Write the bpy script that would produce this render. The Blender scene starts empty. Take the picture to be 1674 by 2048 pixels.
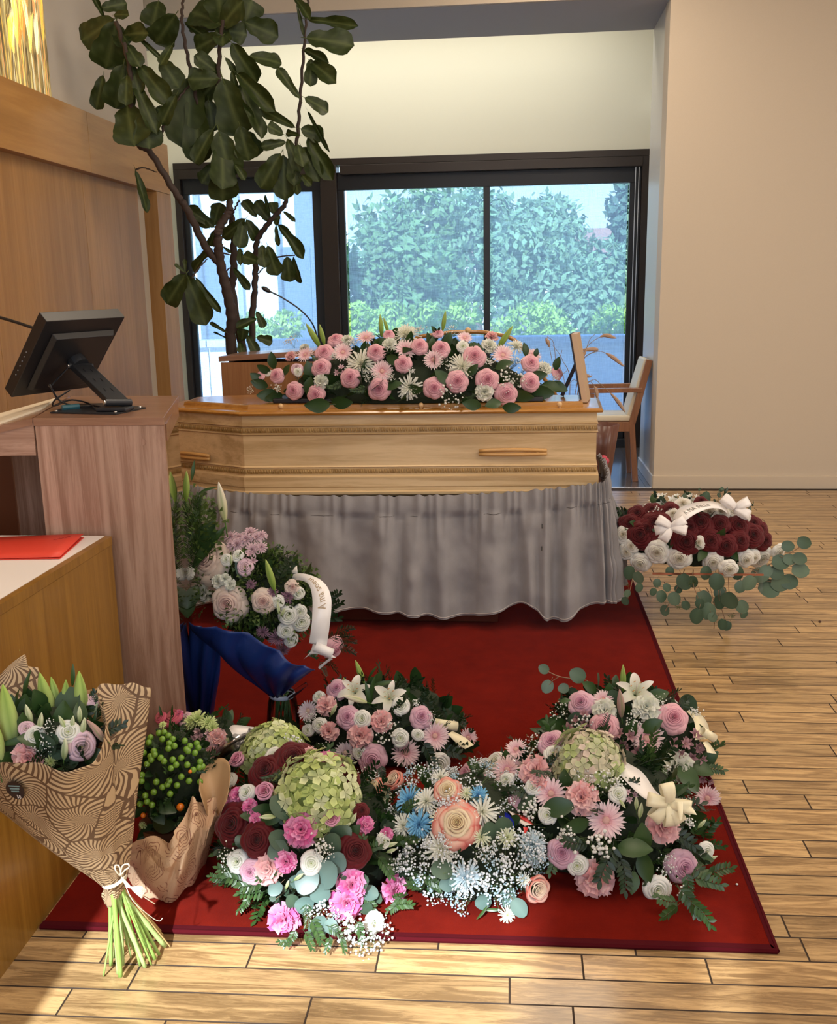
import bpy, math, random
from mathutils import Vector, Matrix, Quaternion, noise
random.seed(7)
PI = math.pi
# ------------------------------------------------------------------ camera
F = 1950.0; CX = 837.0; CY = 1024.0; H = 1.5
def _n(v): return Vector(v).normalized()
_d = _n((1025-CX, 580-CY, F)); _dn = _n((987-CX, 9700-CY, F))
_dn = (_dn - _d*_dn.dot(_d)).normalized(); _x = _dn.cross(_d)
RM = Matrix((_x, _d, -_dn))                       # camera coords (right, down, fwd) -> world
CAM = Vector((0, 0, H))
cam = bpy.data.objects.new('camera', bpy.data.cameras.new('camera'))
bpy.context.scene.collection.objects.link(cam)
cam.data.sensor_fit = 'VERTICAL'; cam.data.sensor_height = 24.0; cam.data.lens = F/2048*24.0
cam.data.clip_start = 0.05; cam.data.clip_end = 200
right, down, fwd = RM.col[0], RM.col[1], RM.col[2]
cam.matrix_world = Matrix(((right[0], -down[0], -fwd[0], 0), (right[1], -down[1], -fwd[1], 0), (right[2], -down[2], -fwd[2], H), (0, 0, 0, 1)))
bpy.context.scene.camera = cam
# ------------------------------------------------------------------ world, sun, lamps, exposure
SC = bpy.context.scene
SC.view_settings.view_transform = 'Standard'; SC.view_settings.look = 'None'
SC.view_settings.gamma = 1.0; SC.view_settings.use_curve_mapping = False
SC.view_settings.exposure = 0.24
W = bpy.data.worlds.new('world'); SC.world = W; W.use_nodes = True
wn = W.node_tree; wn.nodes.clear()
wo = wn.nodes.new('ShaderNodeOutputWorld'); wb = wn.nodes.new('ShaderNodeBackground')
tc = wn.nodes.new('ShaderNodeTexCoord'); sx = wn.nodes.new('ShaderNodeSeparateXYZ'); cr = wn.nodes.new('ShaderNodeValToRGB')
wn.links.new(tc.outputs['Generated'], sx.inputs[0]); wn.links.new(sx.outputs['Z'], cr.inputs[0])
cr.color_ramp.elements[0].position = 0.0; cr.color_ramp.elements[0].color = (0.62, 0.78, 0.95, 1)
cr.color_ramp.elements[1].position = 0.7; cr.color_ramp.elements[1].color = (0.16, 0.36, 0.85, 1)
wn.links.new(cr.outputs[0], wb.inputs[0]); wb.inputs[1].default_value = 2.1
wn.links.new(wb.outputs[0], wo.inputs[0])
def light(name, kind, loc, rot, energy, color, **kw):
    l = bpy.data.lights.new(name, kind); l.energy = energy; l.color = color
    for k, v in kw.items(): setattr(l, k, v)
    o = bpy.data.objects.new(name, l); SC.collection.objects.link(o); o.location = loc; o.rotation_euler = rot
    return o
SUN_DIR = Vector((0.10, 0.80, -0.62)).normalized()      # travels into the room from behind the camera
s = light('sun', 'SUN', (0, -6, 8), (0, 0, 0), 9.0, (0.88, 0.95, 1.0), angle=0.022)
s.rotation_mode = 'QUATERNION'; s.rotation_quaternion = SUN_DIR.to_track_quat('-Z', 'Y')
for (x, y) in ((-0.6, 1.2), (1.8, 1.2), (-0.6, 4.0), (1.8, 4.0), (0.4, 6.4)):
    light('ceiling_lamp', 'AREA', (x, y, 3.80), (0, 0, 0), 24, (1.0, 0.82, 0.62), shape='SQUARE', size=0.8)
light('bay_lamp', 'AREA', (-1.0, 8.80, 4.02), (0, 0, 0), 31, (1.0, 0.95, 0.82), shape='RECTANGLE', size=3.6, size_y=0.3)
light('side_fill_light', 'AREA', (4.85, 2.6, 1.9), (0, math.radians(90), 0), 75, (1.0, 0.93, 0.84), shape='RECTANGLE', size=2.0, size_y=4.0)  # added fill from the right so the skirt folds shade; no window modelled there
light('rear_window_light', 'AREA', (0.8, -2.0, 2.2), (math.radians(80), 0, 0), 60, (0.80, 0.9, 1.0), shape='RECTANGLE', size=5.0, size_y=2.2)
REAR_TOP = 3.58; REAR_BLOCKERS = [(-2.7, -1.65, 3.59), (-0.97, -0.80, 3.08), (-0.47, -0.08, 3.59), (-0.02, 5.2, 3.59)]  # made-up piers out of view, placed to break up the sun on the floor
# ------------------------------------------------------------------ pixel helpers (real positions from photo rays and a known plane)
def ray(px, py): return RM @ Vector(((px-CX)/F, (py-CY)/F, 1.0))
def ay(px, py, Y): r = ray(px, py); return CAM + r*(Y/r.y)
def az(px, py, Z): r = ray(px, py); return CAM + r*((Z-H)/r.z)
def ax(px, py, X): r = ray(px, py); return CAM + r*(X/r.x)
def cdepth(P): return (P-CAM).dot(fwd)
# ------------------------------------------------------------------ materials
MATS = {}
def nt(name):
    m = bpy.data.materials.new(name); m.use_nodes = True
    return m, m.node_tree, m.node_tree.nodes['Principled BSDF']
def mat(name, col, rough=0.6, metal=0.0, spec=0.5, bump=0.0, bscale=200, var=0.0, **kw):
    if name in MATS: return MATS[name]
    m, t, b = nt(name)
    b.inputs['Base Color'].default_value = (*col, 1); b.inputs['Roughness'].default_value = rough
    b.inputs['Metallic'].default_value = metal; b.inputs['Specular IOR Level'].default_value = spec
    for k, v in kw.items(): b.inputs[k.replace('_', ' ')].default_value = v
    if bump or var:
        g = t.nodes.new('ShaderNodeNewGeometry'); n = t.nodes.new('ShaderNodeTexNoise')
        n.inputs['Scale'].default_value = bscale; n.inputs['Detail'].default_value = 4
        t.links.new(g.outputs['Position'], n.inputs['Vector'])
        if bump:
            bp = t.nodes.new('ShaderNodeBump'); bp.inputs['Strength'].default_value = bump; bp.inputs['Distance'].default_value = 0.004
            t.links.new(n.outputs['Fac'], bp.inputs['Height']); t.links.new(bp.outputs[0], b.inputs['Normal'])
        if var:
            hs = t.nodes.new('ShaderNodeMix'); hs.data_type = 'RGBA'
            hs.inputs[6].default_value = (*[c*(1-var) for c in col], 1); hs.inputs[7].default_value = (*[min(1, c*(1+var)) for c in col], 1)
            t.links.new(n.outputs['Fac'], hs.inputs[0]); t.links.new(hs.outputs[2], b.inputs['Base Color'])
    MATS[name] = m; return m
def wood(name, c1, c2, grain=(40, 40, 1.5), rough=0.45, coat=0.0, rnd=0.0, c3=None, wavy=0.6, bump=0.15, rings=0.0):
    """grain = texture scale along world x, y, z (small = long fibres)"""
    if name in MATS: return MATS[name]
    m, t, b = nt(name); N = t.nodes; L = t.links
    g = N.new('ShaderNodeNewGeometry'); oi = N.new('ShaderNodeObjectInfo')
    mul = N.new('ShaderNodeVectorMath'); mul.operation = 'MULTIPLY'; mul.inputs[1].default_value = grain
    off = N.new('ShaderNodeVectorMath'); off.operation = 'SCALE'; off.inputs[0].default_value = (37, 51, 73)
    L.new(oi.outputs['Random'], off.inputs['Scale'])
    add = N.new('ShaderNodeVectorMath'); add.operation = 'ADD'
    L.new(g.outputs['Position'], mul.inputs[0]); L.new(mul.outputs[0], add.inputs[0]); L.new(off.outputs[0], add.inputs[1])
    n1 = N.new('ShaderNodeTexNoise'); n1.inputs['Scale'].default_value = 1.0; n1.inputs['Detail'].default_value = 9; n1.inputs['Roughness'].default_value = 0.74
    n1.inputs['Distortion'].default_value = wavy
    n2 = N.new('ShaderNodeTexNoise'); n2.inputs['Scale'].default_value = 0.23; n2.inputs['Detail'].default_value = 2; n2.inputs['Distortion'].default_value = 1.0
    L.new(add.outputs[0], n1.inputs['Vector']); L.new(add.outputs[0], n2.inputs['Vector'])
    r1 = N.new('ShaderNodeValToRGB'); r1.color_ramp.elements[0].position = 0.38; r1.color_ramp.elements[1].position = 0.62
    r1.color_ramp.elements[0].color = (*c2, 1); r1.color_ramp.elements[1].color = (*c1, 1)
    src = n1.outputs['Fac']
    if rings:
        wv = N.new('ShaderNodeMath'); wv.operation = 'MULTIPLY'; wv.inputs[1].default_value = rings
        sn = N.new('ShaderNodeMath'); sn.operation = 'SINE'; ad = N.new('ShaderNodeMath'); ad.operation = 'MULTIPLY_ADD'
        ad.inputs[1].default_value = 0.10
        L.new(n2.outputs['Fac'], wv.inputs[0]); L.new(wv.outputs[0], sn.inputs[0]); L.new(sn.outputs[0], ad.inputs[0]); L.new(n1.outputs['Fac'], ad.inputs[2])
        src = ad.outputs[0]
    L.new(src, r1.inputs[0])
    mx = N.new('ShaderNodeMix'); mx.data_type = 'RGBA'; mx.blend_type = 'MULTIPLY'
    r2 = N.new('ShaderNodeValToRGB'); r2.color_ramp.elements[0].position = 0.35; r2.color_ramp.elements[1].position = 0.65
    k = c3 or (0.8, 0.78, 0.75)
    r2.color_ramp.elements[0].color = (*k, 1); r2.color_ramp.elements[1].color = (1, 1, 1, 1)
    L.new(n2.outputs['Fac'], r2.inputs[0]); mx.inputs[0].default_value = 1.0
    L.new(r1.outputs[0], mx.inputs[6]); L.new(r2.outputs[0], mx.inputs[7])
    out = mx.outputs[2]
    if rnd:
        mr = N.new('ShaderNodeMapRange'); mr.inputs['To Min'].default_value = 1-rnd; mr.inputs['To Max'].default_value = 1+rnd
        L.new(oi.outputs['Random'], mr.inputs['Value'])
        sc = N.new('ShaderNodeVectorMath'); sc.operation = 'SCALE'; L.new(out, sc.inputs[0]); L.new(mr.outputs[0], sc.inputs['Scale']); out = sc.outputs[0]
    L.new(out, b.inputs['Base Color'])
    b.inputs['Roughness'].default_value = rough; b.inputs['Coat Weight'].default_value = coat; b.inputs['Coat Roughness'].default_value = 0.12
    if bump:
        bp = N.new('ShaderNodeBump'); bp.inputs['Strength'].default_value = bump; bp.inputs['Distance'].default_value = 0.002
        L.new(n1.outputs['Fac'], bp.inputs['Height']); L.new(bp.outputs[0], b.inputs['Normal'])
    MATS[name] = m; return m
def vcol(name, rough=0.55, transl=0.25, sheen=0.0, spec=0.3):
    """material that takes the colour of each petal or leaf from its mesh"""
    if name in MATS: return MATS[name]
    m, t, b = nt(name); N = t.nodes; L = t.links
    a = N.new('ShaderNodeAttribute'); a.attribute_name = 'Col'
    L.new(a.outputs['Color'], b.inputs['Base Color']); b.inputs['Roughness'].default_value = rough
    b.inputs['Specular IOR Level'].default_value = spec; b.inputs['Sheen Weight'].default_value = sheen
    if transl:
        tr = N.new('ShaderNodeBsdfTranslucent'); mx = N.new('ShaderNodeMixShader'); mx.inputs[0].default_value = transl
        L.new(a.outputs['Color'], tr.inputs[0]); L.new(b.outputs[0], mx.inputs[1]); L.new(tr.outputs[0], mx.inputs[2])
        L.new(mx.outputs[0], N['Material Output'].inputs[0])
    MATS[name] = m; return m
# ------------------------------------------------------------------ mesh builder
class MB:
    def __init__(s): s.v = []; s.f = []; s.m = []; s.c = []; s.col = (1, 1, 1); s.mi = 0
    def vert(s, p, c=None): s.v.append(tuple(p)); s.c.append(c or s.col); return len(s.v)-1
    def face(s, ids): s.f.append(tuple(ids)); s.m.append(s.mi)
    def box(s, lo, hi, M=None):
        P = [Vector((x, y, z)) for x in (lo[0], hi[0]) for y in (lo[1], hi[1]) for z in (lo[2], hi[2])]
        if M: P = [M @ p for p in P]
        i = [s.vert(p) for p in P]
        for q in ((0, 1, 3, 2), (4, 6, 7, 5), (0, 4, 5, 1), (2, 3, 7, 6), (0, 2, 6, 4), (1, 5, 7, 3)): s.face([i[k] for k in q])
        return s
    def prism(s, poly, z0, z1, M=None):
        """poly: list of (x, y) counter-clockwise"""
        n = len(poly); a = [Vector((p[0], p[1], z0)) for p in poly]; b = [Vector((p[0], p[1], z1)) for p in poly]
        if M: a = [M @ p for p in a]; b = [M @ p for p in b]
        ia = [s.vert(p) for p in a]; ib = [s.vert(p) for p in b]
        s.face(ia[::-1]); s.face(ib)
        for k in range(n): s.face((ia[k], ia[(k+1) % n], ib[(k+1) % n], ib[k]))
        return s
    def loops(s, rings, close=True, cap=False):
        ids = [[s.vert(p) for p in r] for r in rings]; n = len(ids[0])
        for a, b in zip(ids[:-1], ids[1:]):
            for k in range(n if close else n-1): s.face((a[k], a[(k+1) % n], b[(k+1) % n], b[k]))
        if cap: s.face(ids[0][::-1]); s.face(ids[-1])
        return s
    def tube(s, pts, r, n=6, cap=True):
        pts = [Vector(p) for p in pts]
        if not isinstance(r, (list, tuple)): r = [r]*len(pts)
        rings = []; up = Vector((0.13, 0.21, 0.97)).normalized()
        for i, p in enumerate(pts):
            t = (pts[min(i+1, len(pts)-1)] - pts[max(i-1, 0)]).normalized()
            if abs(t.dot(up)) > 0.95: up = Vector((1, 0.1, 0)).normalized()
            a = t.cross(up).normalized(); b = a.cross(t).normalized()
            rings.append([p + (a*math.cos(2*PI*k/n) + b*math.sin(2*PI*k/n))*r[i] for k in range(n)])
        return s.loops(rings, cap=cap)
    def lathe(s, prof, n=16, M=None, cap=False):
        rings = []
        for (r, z) in prof:
            ring = [Vector((r*math.cos(2*PI*k/n), r*math.sin(2*PI*k/n), z)) for k in range(n)]
            rings.append([M @ p for p in ring] if M else ring)
        return s.loops(rings, cap=cap)
    def grid(s, fn, nu, nv, col=None):
        ids = [[s.vert(fn(i/(nu-1), j/(nv-1)), col(i/(nu-1), j/(nv-1)) if col else None) for i in range(nu)] for j in range(nv)]
        for j in range(nv-1):
            for i in range(nu-1): s.face((ids[j][i], ids[j][i+1], ids[j+1][i+1], ids[j+1][i]))
        return s
    def ball(s, c, r, lat=4, lon=6, sz=1.0):
        c = Vector(c); top = s.vert(c+Vector((0, 0, r*sz))); bot = s.vert(c-Vector((0, 0, r*sz))); rr = []
        for j in range(1, lat):
            t = PI*j/lat; rr.append([s.vert(c+Vector((r*math.sin(t)*math.cos(2*PI*k/lon), r*math.sin(t)*math.sin(2*PI*k/lon), r*sz*math.cos(t)))) for k in range(lon)])
        for k in range(lon):
            s.face((top, rr[0][k], rr[0][(k+1) % lon])); s.face((bot, rr[-1][(k+1) % lon], rr[-1][k]))
        for a, b in zip(rr[:-1], rr[1:]):
            for k in range(lon): s.face((a[k], b[k], b[(k+1) % lon], a[(k+1) % lon]))
        return s
    def mesh(s, name, mats, smooth=False):
        me = bpy.data.meshes.new(name); me.from_pydata(s.v, [], s.f); me.update()
        for m in (mats if isinstance(mats, (list, tuple)) else [mats]): me.materials.append(m)
        me.polygons.foreach_set('material_index', s.m)
        me.polygons.foreach_set('use_smooth', [smooth]*len(s.f))
        ca = me.color_attributes.new('Col', 'FLOAT_COLOR', 'POINT')
        ca.data.foreach_set('color', [x for c in s.c for x in (*c, 1.0)])
        return me
COL = SC.collection
def empty(name, loc, label=None, cat=None, group=None):
    o = bpy.data.objects.new(name, None); COL.objects.link(o); o.location = loc; o.empty_display_size = 0.1
    tag(o, label, cat, group); return o
def tag(o, label=None, cat=None, group=None, kind=None):
    if label: o['label'] = label
    if cat: o['category'] = cat
    if group: o['group'] = group
    if kind: o['kind'] = kind
    return o
def root_loc(p):
    l = Vector((0, 0, 0))
    while p: l += p.location; p = p.parent
    return l
def put(name, me, parent=None, world=None, label=None, kind=None, solid=0, bevel=0):
    """link one mesh object; vertices (and world) are in world coordinates whatever the parent"""
    o = bpy.data.objects.new(name, me); COL.objects.link(o)
    Mw = world or Matrix.Identity(4)
    if parent is not None:
        o.parent = parent; o.matrix_parent_inverse = Matrix.Identity(4)
        bpy_l = parent_world(parent); o.matrix_basis = bpy_l.inverted() @ Mw
    else: o.matrix_basis = Mw
    tag(o, label, kind=kind)
    if solid:
        md = o.modifiers.new('solid', 'SOLIDIFY'); md.thickness = solid; md.offset = 0
    if bevel:
        md = o.modifiers.new('bevel', 'BEVEL'); md.width = bevel; md.segments = 2; md.limit_method = 'ANGLE'; md.angle_limit = math.radians(40)
    return o
def parent_world(p):
    M = p.matrix_basis.copy() if p.matrix_basis != Matrix.Identity(4) else Matrix.Translation(p.location)
    return (parent_world(p.parent) @ M) if p.parent else M
def box(name, lo, hi, m, parent=None, bevel=0.0, label=None, kind=None, M=None):
    return put(name, MB().box(lo, hi, M).mesh(name, m), parent, label=label, kind=kind, bevel=bevel)
def cr_interp(P, t):
    """Catmull-Rom through list P at t in [0,1]"""
    n = len(P)-1; x = min(max(t, 0), 1)*n; i = min(int(x), n-1); f = x-i
    p1, p2 = P[i], P[i+1]; p0 = P[i-1] if i > 0 else p1*2-p2; p3 = P[i+2] if i+2 <= n else p2*2-p1
    return 0.5*((2*p1) + (p2-p0)*f + (2*p0-5*p1+4*p2-p3)*f*f + (3*p1-p0-3*p2+p3)*f*f*f)
def loftfn(rows):
    rows = [[Vector(p) for p in r] for r in rows]
    return lambda u, v: cr_interp([cr_interp(r, u) for r in rows], v)
def pxrows(rows): return [[ay(*p) for p in r] for r in rows]
def text_on(name, txt, fn, u0, v0, du, dv, m, parent, italic=0.0, lift=0.0015, flip=1):
    """writes txt on the surface fn(u,v); du = surface u per text unit along the line, dv = v per unit height"""
    cu = bpy.data.curves.new(name, 'FONT'); cu.body = txt; cu.size = 1.0; cu.resolution_u = 3; cu.shear = italic
    tmp = bpy.data.objects.new('tmp', cu); COL.objects.link(tmp)
    dg = bpy.context.evaluated_depsgraph_get(); me = bpy.data.meshes.new_from_object(tmp.evaluated_get(dg))
    bpy.data.objects.remove(tmp); b = MB()
    for v in me.vertices:
        u = u0+v.co.x*du; w = v0+v.co.y*dv; p = fn(u, w)
        a = fn(u+0.01, w)-p; c = fn(u, w+0.01)-p; n = a.cross(c)
        if n.length < 1e-12: n = Vector((0, -1, 0))
        n.normalize()
        if n.dot(CAM-p) < 0: n = -n
        b.vert(p+n*lift)
    for f in me.polygons: b.face(tuple(f.vertices))
    return put(name, b.mesh(name, m), parent)
# ------------------------------------------------------------------ colours of the setting
M_plaster = mat('plaster_beige', (0.62, 0.53, 0.42), 0.75, bump=0.06, bscale=260, var=0.04)
M_cream = mat('plaster_cream', (0.80, 0.78, 0.66), 0.8, bump=0.04, bscale=200, var=0.02)
M_niche = mat('niche_paint', (0.62, 0.59, 0.55), 0.35, bump=0.03, bscale=150)
M_soffit = mat('soffit_grey', (0.34, 0.32, 0.31), 0.7)
M_grey_wall = mat('plaster_grey', (0.58, 0.52, 0.44), 0.7, bump=0.03, bscale=180, var=0.04)
M_frame = mat('bronze_metal', (0.035, 0.026, 0.022), 0.35, 0.4)
M_sash = mat('dark_sash', (0.022, 0.024, 0.03), 0.4, 0.3)
M_white = mat('white_laminate', (0.86, 0.80, 0.76), 0.35)
M_black = mat('black_plastic', (0.010, 0.010, 0.012), 0.42)
M_steel = mat('charcoal_metal', (0.035, 0.038, 0.045), 0.4, 0.6)
M_screw = mat('bright_screw', (0.8, 0.8, 0.8), 0.3, 1.0)
M_oak = wood('oak_veneer', (0.46, 0.24, 0.075), (0.39, 0.19, 0.05), (30, 30, 1.2), 0.5, 0.05, wavy=0.4, bump=0.03, rnd=0.05)
M_oak_h = wood('oak_beam', (0.50, 0.26, 0.075), (0.43, 0.21, 0.055), (30, 1.5, 22), 0.45, 0.1, wavy=0.4, bump=0.03, rnd=0.06)
M_desk = wood('oak_desk', (0.33, 0.165, 0.025), (0.25, 0.115, 0.014), (55, 55, 1.6), 0.34, 0.3, wavy=0.3, bump=0.05)
M_walnut = wood('walnut_laminate', (0.50, 0.32, 0.235), (0.30, 0.165, 0.11), (34, 34, 1.7), 0.42, 0.1, wavy=1.3, bump=0.05, rings=20)
M_walnut_h = wood('walnut_top', (0.34, 0.185, 0.115), (0.25, 0.125, 0.075), (2.2, 40, 40), 0.3, 0.3, wavy=0.8, bump=0.03)
M_gloss = mat('dark_gloss_panel', (0.045, 0.022, 0.008), 0.06, spec=0.7, Coat_Weight=1.0)
M_dkwood = mat('dark_red_wood', (0.16, 0.05, 0.02), 0.4)
M_pine = wood('pale_oak', (0.80, 0.58, 0.32), (0.64, 0.43, 0.21), (2.4, 45, 45), 0.33, 0.35, wavy=0.8, bump=0.04, rings=14)
M_pine_lid = wood('honey_oak', (0.50, 0.24, 0.05), (0.36, 0.15, 0.028), (2.4, 40, 40), 0.22, 0.6, wavy=0.8, bump=0.03)
M_plank = wood('parquet_oak', (0.58, 0.375, 0.17), (0.31, 0.185, 0.078), (10, 95, 95), 0.30, 0.35, rnd=0.22, wavy=1.6, bump=0.10, rings=26, c3=(0.72, 0.70, 0.68))
M_joint = mat('plank_joint', (0.035, 0.018, 0.008), 0.8)
M_tile = mat('polished_tile', (0.10, 0.095, 0.10), 0.12, spec=0.8, var=0.15, bscale=30)
def mix_fabric():
    m, t, b = nt('blind_mesh_fabric'); N = t.nodes; L = t.links
    tr = N.new('ShaderNodeBsdfTransparent'); tl = N.new('ShaderNodeBsdfTranslucent'); df = N.new('ShaderNodeBsdfDiffuse')
    tl.inputs[0].default_value = (0.80, 0.92, 0.98, 1); df.inputs[0].default_value = (0.40, 0.46, 0.5, 1); tr.inputs[0].default_value = (0.80, 0.93, 1.0, 1)
    a = N.new('ShaderNodeMixShader'); a.inputs[0].default_value = 0.2; L.new(tl.outputs[0], a.inputs[1]); L.new(df.outputs[0], a.inputs[2])
    g = N.new('ShaderNodeNewGeometry'); h = []
    for sc in ((14, 1, 260), (260, 1, 14)):
        mp = N.new('ShaderNodeVectorMath'); mp.operation = 'MULTIPLY'; mp.inputs[1].default_value = sc; L.new(g.outputs['Position'], mp.inputs[0])
        n = N.new('ShaderNodeTexNoise'); n.inputs['Scale'].default_value = 1.0; n.inputs['Detail'].default_value = 3; L.new(mp.outputs[0], n.inputs['Vector']); h.append(n)
    ad = N.new('ShaderNodeMath'); ad.operation = 'ADD'; L.new(h[0].outputs['Fac'], ad.inputs[0]); L.new(h[1].outputs['Fac'], ad.inputs[1])
    mr = N.new('ShaderNodeMapRange'); mr.inputs['From Min'].default_value = 0.7; mr.inputs['From Max'].default_value = 1.3
    mr.inputs['To Min'].default_value = 0.28; mr.inputs['To Max'].default_value = 0.60; L.new(ad.outputs[0], mr.inputs['Value'])
    mx = N.new('ShaderNodeMixShader'); L.new(mr.outputs[0], mx.inputs[0]); L.new(tr.outputs[0], mx.inputs[1]); L.new(a.outputs[0], mx.inputs[2])
    L.new(mx.outputs[0], N['Material Output'].inputs[0]); return m
def glass_mat(name, col=(0.95, 0.98, 1.0), rough=0.02, fac=0.12):
    m, t, b = nt(name); N = t.nodes; L = t.links
    tr = N.new('ShaderNodeBsdfTransparent'); tr.inputs[0].default_value = (*col, 1); gl = N.new('ShaderNodeBsdfGlossy'); gl.inputs['Roughness'].default_value = rough
    lw = N.new('ShaderNodeLayerWeight'); lw.inputs[0].default_value = fac; mx = N.new('ShaderNodeMixShader')
    if fac > 0.05: L.new(lw.outputs['Fresnel'], mx.inputs[0])
    else: mx.inputs[0].default_value = 0.04
    L.new(tr.outputs[0], mx.inputs[1]); L.new(gl.outputs[0], mx.inputs[2]); L.new(mx.outputs[0], N['Material Output'].inputs[0]); return m
M_glass = glass_mat('window_glass'); M_acryl = glass_mat('clear_acrylic', (0.995, 0.985, 0.98), 0.02, 0.03); M_cello = glass_mat('cellophane', (0.96, 0.97, 1.0), 0.12, 0.30)
M_blind = mix_fabric()
# ------------------------------------------------------------------ floor of oak strips
floor = box('floor', (-3.4, -2.4, -0.05), (5.0, 7.46, -0.0012), M_joint, kind='structure')
def floor_slope(x): return 0.022*(x-0.2)
PW = 0.0848; rnd = random.Random(3)
def plank_mb(b, x0, x1, y0, y1):
    g = 0.0010; c = 0.0013; z0, z1 = -0.012, 0.0
    P = []
    for (z, q) in ((z0, g), (z1-c, g), (z1, g+c)):
        P.append([(x0+q, y0+q+floor_slope(x0), z), (x1-q, y0+q+floor_slope(x1), z), (x1-q, y1-q+floor_slope(x1), z), (x0+q, y1-q+floor_slope(x0), z)])
    b.mi = 1; b.loops([[Vector(p) for p in r] for r in P]); n = len(b.v); b.mi = 0; b.face((n-4, n-3, n-2, n-1))
known = {0: [0.40-0.11], -1: [-0.60, 0.165], -2: [-0.845+0.0, 0.0], -3: [-0.43]}
filler = MB(); nplank = 0
for k in range(-60, 65):
    y0 = 1.997+k*PW; y1 = y0+PW
    if y1 < -2.1 or y1 > 7.40: continue
    x = -2.4-rnd.random()*0.6; joints = [x]
    while x < 4.9: x += rnd.choice((0.42, 0.55, 0.63, 0.7, 0.84)) + rnd.random()*0.05; joints.append(x)
    if k in known:
        joints = [j for j in joints if all(abs(j-q) > 0.28 for q in known[k])]+known[k]; joints.sort()
    for a, c in zip(joints[:-1], joints[1:]):
        c = min(c, 4.95); a = max(a, -3.3)
        if c-a < 0.05: continue
        under = (a > -1.1 and c < 0.55 and 2.08 < y0 < 5.0) or c < -1.2
        vis = (1.6 < y1 and y0 < 5.3 and a < 0.06+y0*0.445 and not under)
        if vis:
            b = MB(); plank_mb(b, a, c, y0, y1); put('plank', b.mesh('plank', [M_plank, M_joint]), floor); nplank += 1
        elif not under or y0 < 1.7: plank_mb(filler, a, c, y0, y1)
put('plank_rows', filler.mesh('plank_rows', [M_plank, M_joint]), floor, kind='stuff')
# niche floor of dark polished tiles
nf = box('trim_1', (-3.4, 7.46, -0.05), (1.45, 9.6, -0.004), M_joint, kind='structure', label='dark tiled floor strip in front of the window')
for i in range(11):
    for j in range(5):
        x0, y0 = -3.4+i*0.443, 7.50+j*0.42
        box('tile', (x0+0.001, y0+0.001, -0.012), (min(x0+0.442, 1.44), y0+0.419, 0.0), M_tile, nf)
box('threshold', (-3.4, 7.455, -0.01), (1.07, 7.50, 0.006), mat('threshold_metal', (0.62, 0.60, 0.60), 0.25, 0.8), nf, bevel=0.002)
# ------------------------------------------------------------------ walls
wr = box('wall_right', (1.078, 7.46, 0), (5.0, 7.70, 3.9), M_plaster, kind='structure')
wr2 = box('wall_niche_right', (1.082, 7.475, 0), (1.30, 8.34, 3.9), M_niche, kind='structure')
box('baseboard_right', (1.072, 7.442, 0), (5.0, 7.462, 0.10), mat('skirting_beige', (0.64, 0.54, 0.42), 0.5), kind='structure', bevel=0.003)
box('baseboard_niche', (1.068, 7.47, 0), (1.084, 8.34, 0.095), mat('skirting_pale', (0.70, 0.68, 0.64), 0.3), kind='structure', bevel=0.003)
box('wall_side', (5.0, -2.4, 0), (5.2, 7.7, 3.9), M_plaster, kind='structure')
box('ceiling', (-3.6, -2.4, 3.86), (5.2, 7.46, 4.0), mat('ceiling_white', (0.78, 0.76, 0.72), 0.8), kind='structure')
box('trim_2', (-3.4, 7.465, 3.452), (1.08, 8.34, 4.25), [M_soffit][0], kind='structure', label='grey soffit over the recess')
box('trim_3', (-3.4, 7.44, 3.455), (1.078, 7.459, 4.0), M_plaster, kind='structure', label='beige fascia over the recess')
# bay behind the soffit with the window
WY = 9.5
box('wall_back', (-3.6, WY, 2.725), (1.6, WY+0.2, 4.25), M_cream, kind='structure')
box('wall_back_side', (1.228, WY, 0), (1.6, WY+0.2, 2.725), M_niche, kind='structure')
box('wall_back_left', (-3.6, WY, 0), (-3.205, WY+0.2, 2.725), M_cream, kind='structure')
box('wall_bay_right', (1.302, 8.342, 0), (1.6, WY, 4.25), M_niche, kind='structure')
box('wall_bay_left', (-3.6, 7.0, 0), (-3.4, WY, 4.25), M_cream, kind='structure')
box('ceiling_bay', (-3.6, 8.34, 4.05), (1.6, WY+0.2, 4.25), M_cream, kind='structure')
# ------------------------------------------------------------------ window
win = empty('window_1', (-1.0, WY, 0)); win['kind'] = 'structure'
Z = lambda px, py: ay(px, py, WY).z
X = lambda px, py: ay(px, py, WY).x
fm = MB()
fm.box((-3.2, WY-0.06, 2.66), (1.225, WY+0.12, 2.72)); fm.box((1.165, WY-0.06, 0), (1.225, WY+0.12, 2.66)); fm.box((-3.2, WY-0.06, 0), (-3.14, WY+0.12, 2.66))
put('window_frame', fm.mesh('window_frame', M_frame), win, bevel=0.003)
box('blind_cassette', (-3.14, WY-0.10, 2.57), (-1.73, WY+0.02, 2.655), M_frame, win, bevel=0.004)
box('blind_cassette', (-1.60, WY-0.10, 2.57), (1.165, WY+0.02, 2.655), M_frame, win, bevel=0.004)
box('sill_rail', (-3.14, WY-0.05, 0.0), (1.165, WY+0.10, 0.085), M_sash, win, bevel=0.004)
box('centre_post', (-1.795, WY-0.07, 0.0), (-1.64, WY+0.12, 2.66), M_frame, win, bevel=0.004)
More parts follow.
